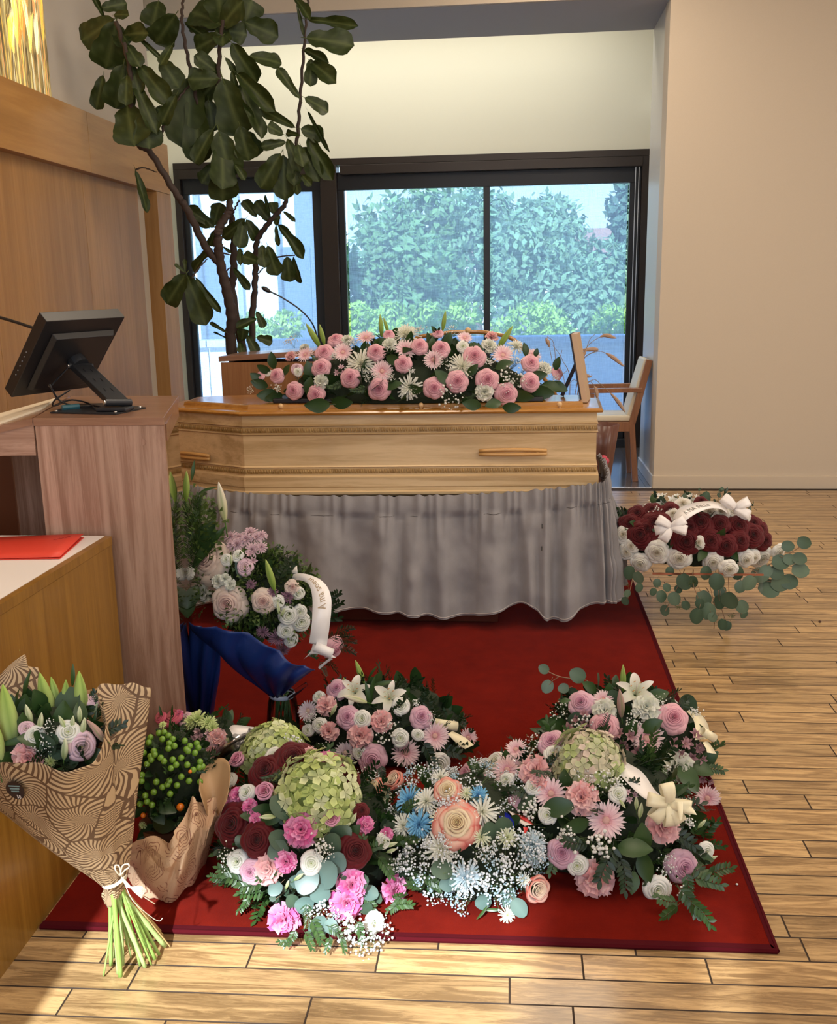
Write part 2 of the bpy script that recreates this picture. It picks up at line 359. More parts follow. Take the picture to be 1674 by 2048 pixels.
for (a, c) in ((-3.14, -1.795), (-1.64, 1.165)):
    s_ = MB(); lw = 0.09 if a < -2 else 0.10
    s_.box((a, WY-0.01, 2.44), (c, WY+0.05, 2.60)); s_.box((a, WY-0.01, 0.085), (a+lw*0.6, WY+0.05, 2.44)); s_.box((c-lw, WY-0.01, 0.085), (c, WY+0.05, 2.44)); s_.box((a, WY-0.01, 0.085), (c, WY+0.05, 0.17))
    put('sash_frame', s_.mesh('sash_frame', M_sash), win, bevel=0.003)
box('mullion', (-0.272, WY-0.035, 0.085), (-0.212, WY+0.05, 2.44), M_sash, win, bevel=0.003)
for (a, c) in ((-3.09, -1.86), (-1.56, -0.272), (-0.212, 1.05)):
    box('pane', (a, WY+0.055, 0.15), (c, WY+0.061, 2.46), M_glass, win)
    b = MB(); b.grid(lambda u, v, a=a, c=c: Vector((a+(c-a)*u, WY+0.015+0.002*math.sin(u*9), 0.12+2.34*v)), 12, 4); put('blind_fabric', b.mesh('blind_fabric', M_blind, True), win)
for x in (1.105, 1.135): box('guide_cable', (x, WY-0.05, 0.1), (x+0.006, WY-0.044, 2.57), M_screw, win)
# ------------------------------------------------------------------ left wall: oak panelling under a beam, plaster above
wl = box('wall_left', (-2.70, -2.4, 0), (-2.50, 7.0, 3.9), M_grey_wall, kind='structure')
EDG = 7.0
yj = [ax(172, 450, -2.46).y, ax(3, 700, -2.46).y]
js = [-2.1, 1.4, 2.5, yj[1], yj[0], 6.52]
for a, c in zip(js[:-1], js[1:]): box('oak_panel', (-2.50, a+0.0015, 0), (-2.46, c-0.0015, 2.2), M_oak, wl, bevel=0.001)
bj = [-2.1, 2.2, ax(175, 250, -2.4).y, EDG]
for a, c in zip(bj[:-1], bj[1:]): box('beam', (-2.50, a+0.001, 2.195), (-2.40, c-0.001, 2.525), M_oak_h, wl, bevel=0.002)
box('end_post', (-2.50, ax(322, 500, -2.4).y, 0), (-2.401, EDG-0.002, 2.193), M_oak, wl, bevel=0.002, label='pale oak end post')
box('wall_left_return', (-3.4, 7.0, 0), (-2.55, 7.12, 3.9), M_cream, kind='structure')
# backlit wheat picture
def wheat_mat():
    m, t, b = nt('backlit_wheat_print'); N = t.nodes; L = t.links
    g = N.new('ShaderNodeNewGeometry'); acc = None
    a = N.new('ShaderNodeAttribute'); a.attribute_name = 'Col'
    em = N.new('ShaderNodeEmission'); em.inputs[1].default_value = 0.62
    mp = N.new('ShaderNodeVectorMath'); mp.operation = 'MULTIPLY'; mp.inputs[1].default_value = (1, 26, 4); L.new(g.outputs['Position'], mp.inputs[0])
    n = N.new('ShaderNodeTexNoise'); n.inputs['Scale'].default_value = 1.6; n.inputs['Detail'].default_value = 6; n.inputs['Distortion'].default_value = 1.2; L.new(mp.outputs[0], n.inputs['Vector'])
    r = N.new('ShaderNodeValToRGB'); e = r.color_ramp.elements; e[0].position = 0.36; e[0].color = (0.24, 0.16, 0.07, 1); e[1].position = 0.66; e[1].color = (1.0, 0.78, 0.34, 1)
    m2 = e.new(0.5); m2.color = (0.62, 0.40, 0.13, 1)
    L.new(n.outputs['Fac'], r.inputs[0]); mx = N.new('ShaderNodeMix'); mx.data_type = 'RGBA'; mx.blend_type = 'MULTIPLY'; mx.inputs[0].default_value = 1
    L.new(r.outputs[0], mx.inputs[6]); L.new(a.outputs['Color'], mx.inputs[7]); L.new(mx.outputs[2], em.inputs[0]); L.new(em.outputs[0], N['Material Output'].inputs[0]); return m
M_wheat = wheat_mat()
M_ear = vcol('wheat_print_ink', 0.5, 0); 
t = M_ear.node_tree; at = [n for n in t.nodes if n.type == 'ATTRIBUTE'][0]; pb = t.nodes['Principled BSDF']
t.links.new(at.outputs['Color'], pb.inputs['Emission Color']); pb.inputs['Emission Strength'].default_value = 0.5
ye = ax(100, 150, -2.46).y
wp = empty('light_box_picture', (-2.47, ye-0.9, 2.53), 'backlit picture of golden wheat ears standing on the oak beam at top left', 'picture')
box('picture_panel', (-2.499, ye-1.8, 2.53), (-2.462, ye, 3.82), M_wheat, wp)
b = MB(); r_ = random.Random(5)
for i in range(34):
    y0 = ye-0.03-r_.random()*0.9; z0 = 2.53; top = 2.75+r_.random()*0.75; lean = (r_.random()-0.5)*0.16
    c = r_.choice(((1.0, 0.62, 0.12), (1.0, 0.78, 0.25), (0.95, 0.45, 0.16), (1.0, 0.9, 0.55), (0.72, 0.42, 0.12)))
    P = lambda k: Vector((-2.4605, min(ye-0.01, y0+lean*k*k), z0+(top-z0)*k))
    b.col = tuple(v*0.8 for v in c); w = 0.0035
    b.loops([[P(k/6)+Vector((0, -w, 0)), P(k/6)+Vector((0, w, 0))] for k in range(7)], close=False)
    b.col = c
    for q in range(16):
        k = 0.5+0.5*q/16; p = P(k); s = 0.034*(1-abs(q-6)/16)
        for sg in (-1, 1):
            if p.y+sg*s > ye-0.004: continue
            i0 = [b.vert(x) for x in (p+Vector((0.0003, 0, 0)), p+Vector((0.0003, sg*s*0.5, s*0.5)), p+Vector((0.0003, sg*s*0.75, s*2.6)), p+Vector((0.0003, sg*s*0.12, s*0.9)))]; b.face(i0)
put('wheat_ears', b.mesh('wheat_ears', M_ear), wp)
# unseen rear wall behind the camera; sun enters its openings, added piers shape the patches
RY = -2.2
box('wall_rear', (-2.7, RY-0.2, 0), (5.2, RY, 0.5), M_plaster, kind='structure')
box('wall_rear_top', (-2.7, RY-0.2, REAR_TOP), (5.2, RY, 3.9), M_plaster, kind='structure')
for i, (a, c, zt) in enumerate(REAR_BLOCKERS): box('rear_sun_blocker', (a, RY-0.2, 0.5), (c, RY, zt), M_plaster, kind='structure')
# ------------------------------------------------------------------ carpet
cp = empty('red_carpet', (-0.25, 3.5, 0), 'long red carpet runner under the coffin and the flowers', 'carpet')
def carpet_mat():
    m, t, b = nt('red_wool_pile'); N = t.nodes; L = t.links
    g = N.new('ShaderNodeNewGeometry'); n = N.new('ShaderNodeTexNoise'); n.inputs['Scale'].default_value = 9; n.inputs['Detail'].default_value = 8; n.inputs['Roughness'].default_value = 0.7
    L.new(g.outputs['Position'], n.inputs['Vector']); r = N.new('ShaderNodeValToRGB'); r.color_ramp.elements[0].position = 0.3; r.color_ramp.elements[1].position = 0.7
    r.color_ramp.elements[0].color = (0.105, 0.005, 0.002, 1); r.color_ramp.elements[1].color = (0.155, 0.008, 0.003, 1); L.new(n.outputs['Fac'], r.inputs[0]); L.new(r.outputs[0], b.inputs['Base Color'])
    b.inputs['Roughness'].default_value = 0.95; b.inputs['Specular IOR Level'].default_value = 0.02; b.inputs['Sheen Weight'].default_value = 0.07; b.inputs['Sheen Roughness'].default_value = 0.4; b.inputs['Sheen Tint'].default_value = (1, 0.5, 0.5, 1)
    n2 = N.new('ShaderNodeTexNoise'); n2.inputs['Scale'].default_value = 700; L.new(g.outputs['Position'], n2.inputs['Vector'])
    bp = N.new('ShaderNodeBump'); bp.inputs['Strength'].default_value = 0.5; bp.inputs['Distance'].default_value = 0.002; L.new(n2.outputs['Fac'], bp.inputs['Height']); L.new(bp.outputs[0], b.inputs['Normal']); return m
M_carpet = carpet_mat(); M_bind = mat('carpet_binding', (0.06, 0.003, 0.006), 0.95, spec=0.1)
poly = [(-1.138, 2.012), (0.603, 2.047), (0.622, 5.4), (-1.95, 5.4), (-1.95, 3.27), (-1.138, 3.27)]
put('carpet_pile', MB().prism(poly, 0.001, 0.009).mesh('carpet_pile', M_carpet), cp)
for (p, q) in (((-1.14, 1.999), (0.613, 2.033)), ((0.613, 2.033), (0.632, 5.4))):
    b = MB(); p = Vector((*p, 0.005)); q = Vector((*q, 0.005)); b.tube([p, p.lerp(q, 0.5), q], 0.0065, 6)
    put('carpet_binding', b.mesh('carpet_binding', M_bind), cp)
b = MB().prism([(-1.14, 2.0), (0.61, 2.034), (0.603, 2.05), (-1.14, 2.016)], 0.001, 0.0098); put('carpet_binding', b.mesh('carpet_hem', M_bind), cp)
b = MB().prism([(0.601, 2.04), (0.612, 2.034), (0.63, 5.4), (0.619, 5.4)], 0.001, 0.0098); put('carpet_binding', b.mesh('carpet_hem', M_bind), cp)
# ------------------------------------------------------------------ desk at the left front with red folder
dk = empty('desk', (-1.7, 1.7, 0), 'low oak desk with white top at the left edge in front of the walnut lectern', 'desk')
box('side_panel', (-1.165, 0.6, 0.0), (-1.147, 2.625, 0.803), M_desk, dk)
box('front_panel', (-2.2, 2.605, 0.0), (-1.166, 2.625, 0.803), M_desk, dk)
box('side_panel', (-2.2, 0.6, 0.0), (-2.182, 2.604, 0.803), M_desk, dk)
box('edge_band', (-1.167, 0.6, 0.804), (-1.146, 2.627, 0.828), M_desk, dk)
box('desk_top', (-2.2, 0.6, 0.804), (-1.1675, 2.627, 0.829), M_white, dk)
fo = empty('red_folder', (-1.35, 2.4, 0.83), 'red paper folder lying on the white desk top', 'folder')
M_red = mat('red_card', (0.72, 0.055, 0.03), 0.5, bump=0.02)
P = [az(*p, 0.832) for p in ((-60, 1119), (120, 1116.5), (168, 1074), (-60, 1077))]
b = MB(); b.prism([(p.x, p.y) for p in P], 0.830, 0.8315); put('folder_back', b.mesh('folder_back', M_red), fo)
b = MB(); b.grid(lambda u, v: (P[0].lerp(P[1], u)).lerp(P[3].lerp(P[2], u), v)+Vector((0, 0, 0.0005+0.009*u*(0.4+0.6*v))), 8, 5); put('folder_cover', b.mesh('folder_cover', M_red, True), fo, solid=0.0012)
fnq = lambda u, v: (P[0].lerp(P[1], u)).lerp(P[3].lerp(P[2], u), v)+Vector((0, 0, 0.0035+0.009*u*(0.4+0.6*v)))
b = MB(); b.tube([fnq(0.78+0.012*k, 0.72+0.02*math.sin(k*2.1)+0.012*k) for k in range(12)], 0.0007, 4); put('pen_mark', b.mesh('pen_mark', mat('dark_red_ink', (0.28, 0.01, 0.01), 0.6)), fo)
# ------------------------------------------------------------------ walnut lectern
LT = 1.168; FY = 2.645
lc = empty('lectern', (-1.2, 2.95, 0), 'tall walnut lectern with sloped reading board, standing behind the white-topped desk', 'lectern')
A_, B_, C_, D_ = (-1.352, FY), (-0.973, FY), (-1.133, 3.235), (-1.51, 3.235)
put('end_panel', MB().prism([A_, B_, (-0.978, FY+0.022), (-1.352, FY+0.022)], 0.0095, LT-0.022).mesh('end_panel', M_walnut), lc, bevel=0.0015)
put('side_panel', MB().prism([(-0.983, FY+0.023), (-0.979, FY+0.023), (-1.139, 3.233), (-1.143, 3.233)], 0.02, LT-0.07).mesh('side_panel', M_gloss), lc, label='dark glossy side panel')
put('side_rail', MB().prism([(-0.985, FY+0.023), (-0.974, FY+0.023), (-1.134, 3.233), (-1.145, 3.233)], LT-0.07, LT-0.022).mesh('side_rail', M_walnut_h), lc)
put('back_panel', MB().prism([(-1.53, 3.215), (-1.15, 3.215), (-1.15, 3.234), (-1.53, 3.234)], 0.0095, LT-0.022).mesh('back_panel', M_oak), lc)
put('top_panel', MB().prism([(-1.354, FY-0.002), (-0.971, FY-0.002), (-1.131, 3.237), (-1.512, 3.237)], LT-0.022, LT).mesh('top_panel', M_walnut_h), lc, bevel=0.001)
e0 = ay(65.7, 837, FY); e1 = ay(-160, 889, FY); f0 = ay(71.7, 911, FY); f1 = ay(-160, 914, FY)
b = MB(); b.loops([[e0, f0, f1, e1], [p+Vector((0, 0.02, 0)) for p in (e0, f0, f1, e1)]], cap=True); put('apron', b.mesh('apron', wood('walnut_apron', (0.50, 0.32, 0.235), (0.30, 0.165, 0.11), (3, 34, 40), 0.42, 0.1, wavy=1.2, bump=0.05)), lc)
e0 = Vector((-1.356, FY-0.004, LT+0.001)); e1 = e1-Vector((0, 0.004, -0.001)); dv = Vector((-0.16, 0.592, 0)); e1.z += 0.0
b = MB(); q = [e0, e1, e1+dv, e0+dv]; b.loops([q, [p-Vector((0, 0, 0.02)) for p in q]], cap=True); put('reading_board', b.mesh('reading_board', M_walnut_h), lc)
put('inner_panel', MB().prism([(ay(25, 950, 3.18).x, 3.19), (-1.45, 3.19), (-1.45, 3.21), (ay(25, 950, 3.18).x, 3.21)], 0, 1.12).mesh('inner_panel', M_walnut), lc)
put('inner_panel', MB().prism([(-2.2, 3.20), (ay(25, 950, 3.2).x, 3.20), (ay(25, 950, 3.2).x, 3.22), (-2.2, 3.22)], 0, 1.05).mesh('inner_panel', M_dkwood), lc, label='dark red-brown panel')
for (px, py) in ((281, 842), (285, 884)):
    p = ay(px, py, FY); b = MB(); b.tube([p, p+Vector((0, -0.0012, 0))], 0.010, 20); put('plug', b.mesh('plug', M_walnut), lc)
# papers on the reading board
pn = (e1-e0).cross(dv).normalized()
def onslope(px, py, lift):
    o = e0+pn*(lift if pn.z > 0 else -lift); r = ray(px, py); return CAM+r*((o-CAM).dot(pn)/r.dot(pn))
pp = empty('paper_stack', tuple(onslope(30, 836, 0.004)), 'open cream papers lying on the sloped board of the lectern', 'paper')
Q = [onslope(*p, 0.006) for p in ((-150, 895), (84, 815), (110, 796), (-150, 868))]
b = MB(); b.loops([Q, [q+pn*(-0.008 if pn.z > 0 else 0.008) for q in Q]], cap=True); put('sheet', b.mesh('sheet', mat('cream_paper', (0.86, 0.76, 0.58), 0.7)), pp)
# ------------------------------------------------------------------ monitor on a folding arm
mo = empty('monitor', (-1.2, 2.85, LT), 'black flat monitor seen from behind on a folding arm on the walnut lectern', 'monitor')
A = ay(93, 643, 2.80); B = ay(250, 634, 3.06); D = ay(22, 795, 2.90)
e_u = (B-A).normalized(); e_v = (D-A); e_v = (e_v-e_u*e_v.dot(e_u)).normalized(); e_n = e_u.cross(e_v).normalized()
if e_n.dot(CAM-A) < 0: e_n = -e_n
Wm = (B-A).length; Hm = (D-A).length
def mon(u, v, w): return A+e_u*(u*Wm)+e_v*(v*Hm)+e_n*w
def slab(name, u0, u1, v0, v1, w0, w1, m, par, taper=0.0, bevel=0.002):
    b = MB(); r0 = [mon(u0, v0, w0), mon(u1, v0, w0), mon(u1, v1, w0), mon(u0, v1, w0)]
    t_ = taper; r1 = [mon(u0+t_, v0+t_, w1), mon(u1-t_, v0+t_, w1), mon(u1-t_, v1-t_, w1), mon(u0+t_, v1-t_, w1)]
    b.loops([r0, r1], cap=True); return put(name, b.mesh(name, m), par, bevel=bevel)
cs = slab('casing', 0, 1, 0, 1, -0.040, 0, M_black, mo)
slab('screen', 0.03, 0.97, 0.03, 0.97, -0.043, -0.0405, mat('dark_screen', (0.02, 0.02, 0.025), 0.1), mo, bevel=0)
slab('rear_cover', 0.14, 0.93, 0.16, 0.90, 0.0005, 0.018, M_black, mo, 0.03)
for k in range(6):
    b = MB(); p = A+e_v*(Hm*(0.45+0.06*k))-e_n*0.02-e_u*0.001; b.ball(p, 0.0022); put('button', b.mesh('button', mat('grey_button', (0.25, 0.25, 0.25), 0.4)), mo)
P1 = mon(0.55, 0.50, 0.045); P2 = Vector((ay(237, 812, 2.78).x, 2.78, LT+0.028)); dr = (P2-P1).normalized()
sw = e_u-dr*e_u.dot(dr); sw.normalize(); nn = dr.cross(sw)
b = MB(); hw = 0.033
r = [[P1+sw*hw*a_+nn*c_*0.009 for a_, c_ in ((-1, -1), (1, -1), (1, 1), (-1, 1))], [P2+sw*hw*a_+nn*c_*0.009 for a_, c_ in ((-1, -1), (1, -1), (1, 1), (-1, 1))]]
b.loops(r, cap=True); arm = put('arm', b.mesh('arm', M_steel), mo, bevel=0.002)
sg_ = 1 if nn.dot(CAM-P1) > 0 else -1
for k in range(3):
    for q in (-0.35, 0.35):
        c0 = P1.lerp(P2, 0.2+0.27*k)+sw*hw*q+nn*0.0095*sg_; b = MB(); b.tube([c0-dr*0.011, c0+dr*0.011], 0.0012, 4); put('slot', b.mesh('slot', M_black), arm)
for (c0, l) in ((P1, 1.15), (P2, 1.2)):
    b = MB(); b.tube([c0-sw*hw*l, c0+sw*hw*l], 0.011, 12); put('hinge', b.mesh('hinge', M_steel), mo)
    b = MB(); b.tube([c0-sw*hw*(l+0.12), c0-sw*hw*l], 0.0062, 10); put('bolt', b.mesh('bolt', M_screw), mo)
b = MB(); b.lathe([(0.0, 0), (0.03, 0), (0.03, 0.026), (0, 0.026)], 14, Matrix.Translation(mon(0.55, 0.5, 0.018)) @ e_n.to_track_quat('Z', 'Y').to_matrix().to_4x4()); put('swivel_mount', b.mesh('swivel_mount', M_steel), mo)
bp_ = [az(*p, LT+0.003) for p in ((100, 825), (232, 828), (292, 815), (225, 806), (150, 808))]
b = MB(); b.prism([(p.x, p.y) for p in bp_][::1], LT+0.0005, LT+0.004); put('base_plate', b.mesh('base_plate', M_steel), mo)
for (px, py) in ((112, 822), (231, 824), (280, 814)):
    b = MB(); p = az(px, py, LT+0.005); b.lathe([(0.0, 0.0), (0.005, 0.0), (0.004, 0.002), (0, 0.0025)], 10, Matrix.Translation(p)); put('screw', b.mesh('screw', M_screw), mo)
box('bracket_foot', (P2.x-0.06, P2.y-0.03, LT+0.004), (P2.x+0.035, P2.y+0.035, LT+0.016), M_black, mo, bevel=0.004)
cb = [mon(0.45, 0.55, 0.03), mon(0.30, 0.75, 0.02)+e_n*0.02, ay(100, 770, 2.84), ay(118, 800, 2.86), az(150, 812, LT+0.01), az(190, 812, LT+0.008), az(210, 818, LT+0.01)]
b = MB(); b.tube([cr_interp(cb, k/24) for k in range(25)], 0.003, 6); tag(put('cable', b.mesh('cable', M_black)), 'thin black cable looping under the monitor on the lectern', 'cable')
cb = [ay(140, 780, 2.84), ay(110, 800, 2.82), az(108, 812, LT+0.01), az(140, 800, LT+0.02), az(175, 806, LT+0.01), az(190, 818, LT+0.006)]
b = MB(); b.tube([cr_interp(cb, k/24) for k in range(25)], 0.0028, 6); tag(put('cable', b.mesh('cable', M_black)), 'second black cable curling in front of the monitor arm base', 'cable')
p0, p1 = az(124, 816, LT+0.010), az(158, 813, LT+0.010); b = MB(); b.tube([p0, p1], 0.0085, 8); tag(put('cable_adapter', b.mesh('cable_adapter', mat('teal_plastic', (0.02, 0.10, 0.13), 0.4))), 'small teal cable adapter plug lying on the lectern', 'adapter')
# black gooseneck microphone at the left edge
gm = empty('gooseneck_microphone', tuple(ay(-90, 640, 3.1)), 'thin black gooseneck rod entering at the left edge behind the monitor', 'microphone')
pts = [Vector((-1.95, 3.18, 1.19)), ay(-75, 620, 3.1), ay(0, 635, 3.05), ay(70, 657, 3.0), ay(86, 664, 2.99)]
b = MB(); b.tube([cr_interp(pts, k/20) for k in range(21)], 0.005, 8); put('neck', b.mesh('neck', M_black), gm)
b = MB(); b.lathe([(0, 0), (0.035, 0), (0.03, 0.02), (0, 0.022)], 14, Matrix.Translation((-1.95, 3.18, 1.185))); put('base', b.mesh('base', M_black), gm)
# ------------------------------------------------------------------ second lectern behind the coffin with microphone
pl = empty('wooden_pulpit', (-1.34, 5.6, 0), 'brown wooden reading stand behind the head end of the coffin', 'lectern')
put('body', MB().prism([(-1.625, 5.41), (-1.06, 5.41), (-1.06, 5.85), (-1.625, 5.85)], 0.0, 1.12).mesh('body', M_oak), pl)
b = MB(); zz = lambda x: 1.165+(x+1.63)*0.05
b.loops([[Vector((-1.64, 5.395, zz(-1.64)-0.03)), Vector((-1.04, 5.395, zz(-1.04)-0.03)), Vector((-1.04, 5.88, 1.14)), Vector((-1.64, 5.88, 1.11))], [Vector((-1.64, 5.395, zz(-1.64))), Vector((-1.04, 5.395, zz(-1.04))), Vector((-1.04, 5.88, 1.19)), Vector((-1.64, 5.88, 1.16))]], cap=True)
put('top_board', b.mesh('top_board', M_walnut_h), pl, bevel=0.002)
box('front_panel', (-1.630, 5.398, 0.0), (-1.05, 5.409, 1.13), wood('brown_veneer', (0.36, 0.17, 0.065), (0.28, 0.12, 0.04), (40, 40, 1.5), 0.4, 0.1, bump=0.02), pl)
gm = empty('gooseneck_microphone', (-1.07, 5.45, 1.19), 'black gooseneck microphone rising behind the left end of the coffin flowers', 'microphone')
pts = [Vector((-1.075, 5.45, 1.185)), ay(632, 665, 5.42), ay(620, 640, 5.4), ay(596, 616, 5.4), ay(562, 594, 5.4), ay(540, 583, 5.4)]
b = MB(); b.tube([cr_interp(pts, k/24) for k in range(25)], [0.0085-0.006*min(1, k/5) if k < 5 else 0.0042 for k in range(25)], 8); put('neck', b.mesh('neck', M_black), gm)
p0, p1 = ay(541, 584, 5.4), ay(523, 574, 5.4)
b = MB(); b.tube([p0.lerp(p1, k/6) for k in range(7)], [0.006, 0.010, 0.0125, 0.0135, 0.0125, 0.010, 0.004], 10); put('capsule', b.mesh('capsule', M_black, True), gm)
# ------------------------------------------------------------------ coffin
NR, NS, NH = Vector((0.372, 4.362)), Vector((-1.215, 4.302)), Vector((-1.62, 4.505))
FR_, FS, FH = Vector((0.39, 4.76)), Vector((-1.22, 4.93)), Vector((-1.625, 4.79))
OUT = [NH, NS, NR, FR_, FS, FH]
def outline(off):
    n = len(OUT); res = []
    for i in range(n):
        p, a, c = OUT[i], OUT[i-1], OUT[(i+1) % n]
        d1 = (p-a).normalized(); d2 = (c-p).normalized(); n1 = Vector((d1.y, -d1.x)); n2 = Vector((d2.y, -d2.x))
        m = (n1+n2).normalized(); res.append(p+m*(off/max(0.3, m.dot(n1))))
    return res
def ringstack(b, prof):
    b.loops([[Vector((p.x, p.y, z)) for p in outline(o)] for (z, o) in prof], cap=True); return b
zc = lambda py: ay(1190, py, 4.362).z
ZB, ZT = 0.592, zc(825)
cf = empty('coffin', (-0.6, 4.6, ZB), 'pale oak coffin with beaded mouldings on the draped bier', 'coffin')
ub, lb = zc(855), zc(938.5)
put('case', ringstack(MB(), [(ZB, 0.0), (ZB+0.012, 0.018), (ZB+0.024, 0.020), (ZB+0.028, 0.010), (ZB+0.042, 0.010), (ZB+0.048, 0.016), (lb-0.024, 0.016), (lb-0.018, 0.004), (lb+0.016, 0.004), (lb+0.020, 0.010), (lb+0.026, 0.003), (ub-0.024, 0.003), (ub-0.018, 0.010), (ub-0.014, 0.004), (ub+0.015, 0.004), (ub+0.02, 0.010), (ub+0.026, 0.003), (ZT, 0.003)]).mesh('case', M_pine), cf)
for zz_ in (ub, lb):
    b = MB(); mv = outline(0.006)
    for i in range(2):
        a, c = mv[i], mv[i+1]; L_ = (c-a).length; n = int(L_/0.0125); d = (c-a)/n; o = Vector(((c-a).y, -(c-a).x)).normalized()
        for k in range(n):
            p = a+d*(k+0.5)
            if k % 2: b.ball((p.x, p.y, zz_), 0.0046, 4, 6, 2.0)
            else:
                for q in (-0.0026, 0.0026):
                    e = p+d.normalized()*q; b.box((e.x-0.0013, e.y-0.004, zz_-0.0085), (e.x+0.0013, e.y+0.003, zz_+0.0085))
        b.loops([[Vector((a.x, a.y, z)), Vector((c.x, c.y, z))] for z in (zz_-0.0115, zz_+0.0115)], close=False)
    put('beaded_moulding', b.mesh('beaded_moulding', wood('bead_oak', (0.56, 0.36, 0.14), (0.40, 0.23, 0.07), (20, 20, 20), 0.35, 0.3), True), cf, kind='stuff')
put('lid', ringstack(MB(), [(ZT, 0.010), (ZT+0.003, 0.026), (ZT+0.012, 0.030), (ZT+0.018, 0.024), (ZT+0.021, 0.012), (ZT+0.023, -0.02), (ZT+0.024, -0.055), (ZT+0.040, -0.060), (ZT+0.043, -0.075)]).mesh('lid', M_pine_lid), cf, bevel=0.0015)
def handle(c, d, L_, par):
    b = MB(); nrm = Vector((d.y, -d.x, 0)); c = Vector(c)
    pts = [c+d*(L_*(k/12-0.5))+nrm*(0.020+0.016*(1-(2*k/12-1)**2)) for k in range(13)]
    for dz in (-0.007, 0.007): b.tube([p+Vector((0, 0, dz+0.007*(1-(2*i/12-1)**2)*(1 if dz > 0 else 0))) for i, p in enumerate(pts)], [0.0085]*13, 8)
    for e in (-0.36, 0.36): b.tube([c+d*L_*e, c+d*L_*e+nrm*0.03], 0.007, 8)
    put('handle', b.mesh('handle', mat('turned_beech', (0.60, 0.33, 0.11), 0.35), True), par)
d1 = Vector((*(NR-NS), 0)).normalized(); d0 = Vector((*(NS-NH), 0)).normalized()
hz = zc(902); hp = ay(1025, 902, 4.35); handle((hp.x, NS.y+(NR.y-NS.y)*(hp.x-NS.x)/(NR.x-NS.x), hz), d1, 0.30, cf)
hp = ay(392, 912, 4.42); tt = (hp.x-NH.x)/(NS.x-NH.x); handle((hp.x, NH.y+(NS.y-NH.y)*tt, hp.z), d0, 0.20, cf)
for (px, py) in ((562, 817), (842, 815), (1119, 807)):
    p = ay(px, py, 4.37); b = MB(); b.ball((p.x, p.y, ZT+0.036), 0.0125, 8, 12); b.lathe([(0.006, 0), (0.004, 0.014)], 8, Matrix.Translation((p.x, p.y, ZT+0.0225)))
    put('lid_knob', b.mesh('lid_knob', mat('turned_knob', (0.66, 0.42, 0.20), 0.3), True), cf)
# arched wooden rail with a knob behind the flowers
rl = empty('wooden_rail', (0.0, 4.90, ZT), 'curved wooden rail with a round knob showing above the coffin flowers', 'rail')
P = [Vector((-0.42, 4.86, 0.98)), ay(820, 690, 4.88), ay(880, 668, 4.88), ay(935, 664, 4.88), ay(990, 668, 4.88), ay(1040, 690, 4.88), Vector((0.22, 4.86, 0.98))]
b = MB(); b.tube([cr_interp(P, k/30) for k in range(31)], 0.010, 8); put('rail', b.mesh('rail', M_pine_lid, True), rl)
p = ay(936, 661, 4.88); b = MB(); b.ball(p, 0.016, 8, 12); put('knob', b.mesh('knob', mat('turned_knob', (0.66, 0.42, 0.20), 0.3), True), rl)
# framed picture standing edge-on at the foot of the coffin
fp = empty('framed_picture', (0.31, 4.6, ZT+0.02), 'wooden picture frame standing edge-on at the right end of the coffin lid', 'picture frame')
p0 = ay(1164, 812, 4.52); p1 = ay(1142, 668, 4.52); u_ = (p1-p0); p0.z = ZT+0.026; up = (p1-p0)
dy = Vector((0.03, 0.20, 0)); th = Vector((0.024, 0, 0))
def slab3(name, o, a, b_, c, m, par, label=None):
    mb = MB(); q = [o, o+a, o+a+b_, o+b_]; mb.loops([q, [p+c for p in q]], cap=True); return put(name, mb.mesh(name, m), par, label=label, bevel=0.001)
slab3('frame', p0, dy, up, th, mat('beech_frame', (0.50, 0.34, 0.21), 0.4), fp)
slab3('backing', p0-Vector((0.008, 0, 0)), dy, up, Vector((0.0075, 0, 0)), mat('black_backing', (0.02, 0.018, 0.03), 0.7), fp)
b = MB(); a = p0+up*0.55+dy*0.5-Vector((0.008, 0, 0)); c = Vector((p0.x-0.085, p0.y+0.12, ZT+0.047)); b.tube([a, c], 0.012, 4); put('strut', b.mesh('strut', mat('black_backing', (0.02, 0.018, 0.03), 0.7)), fp)
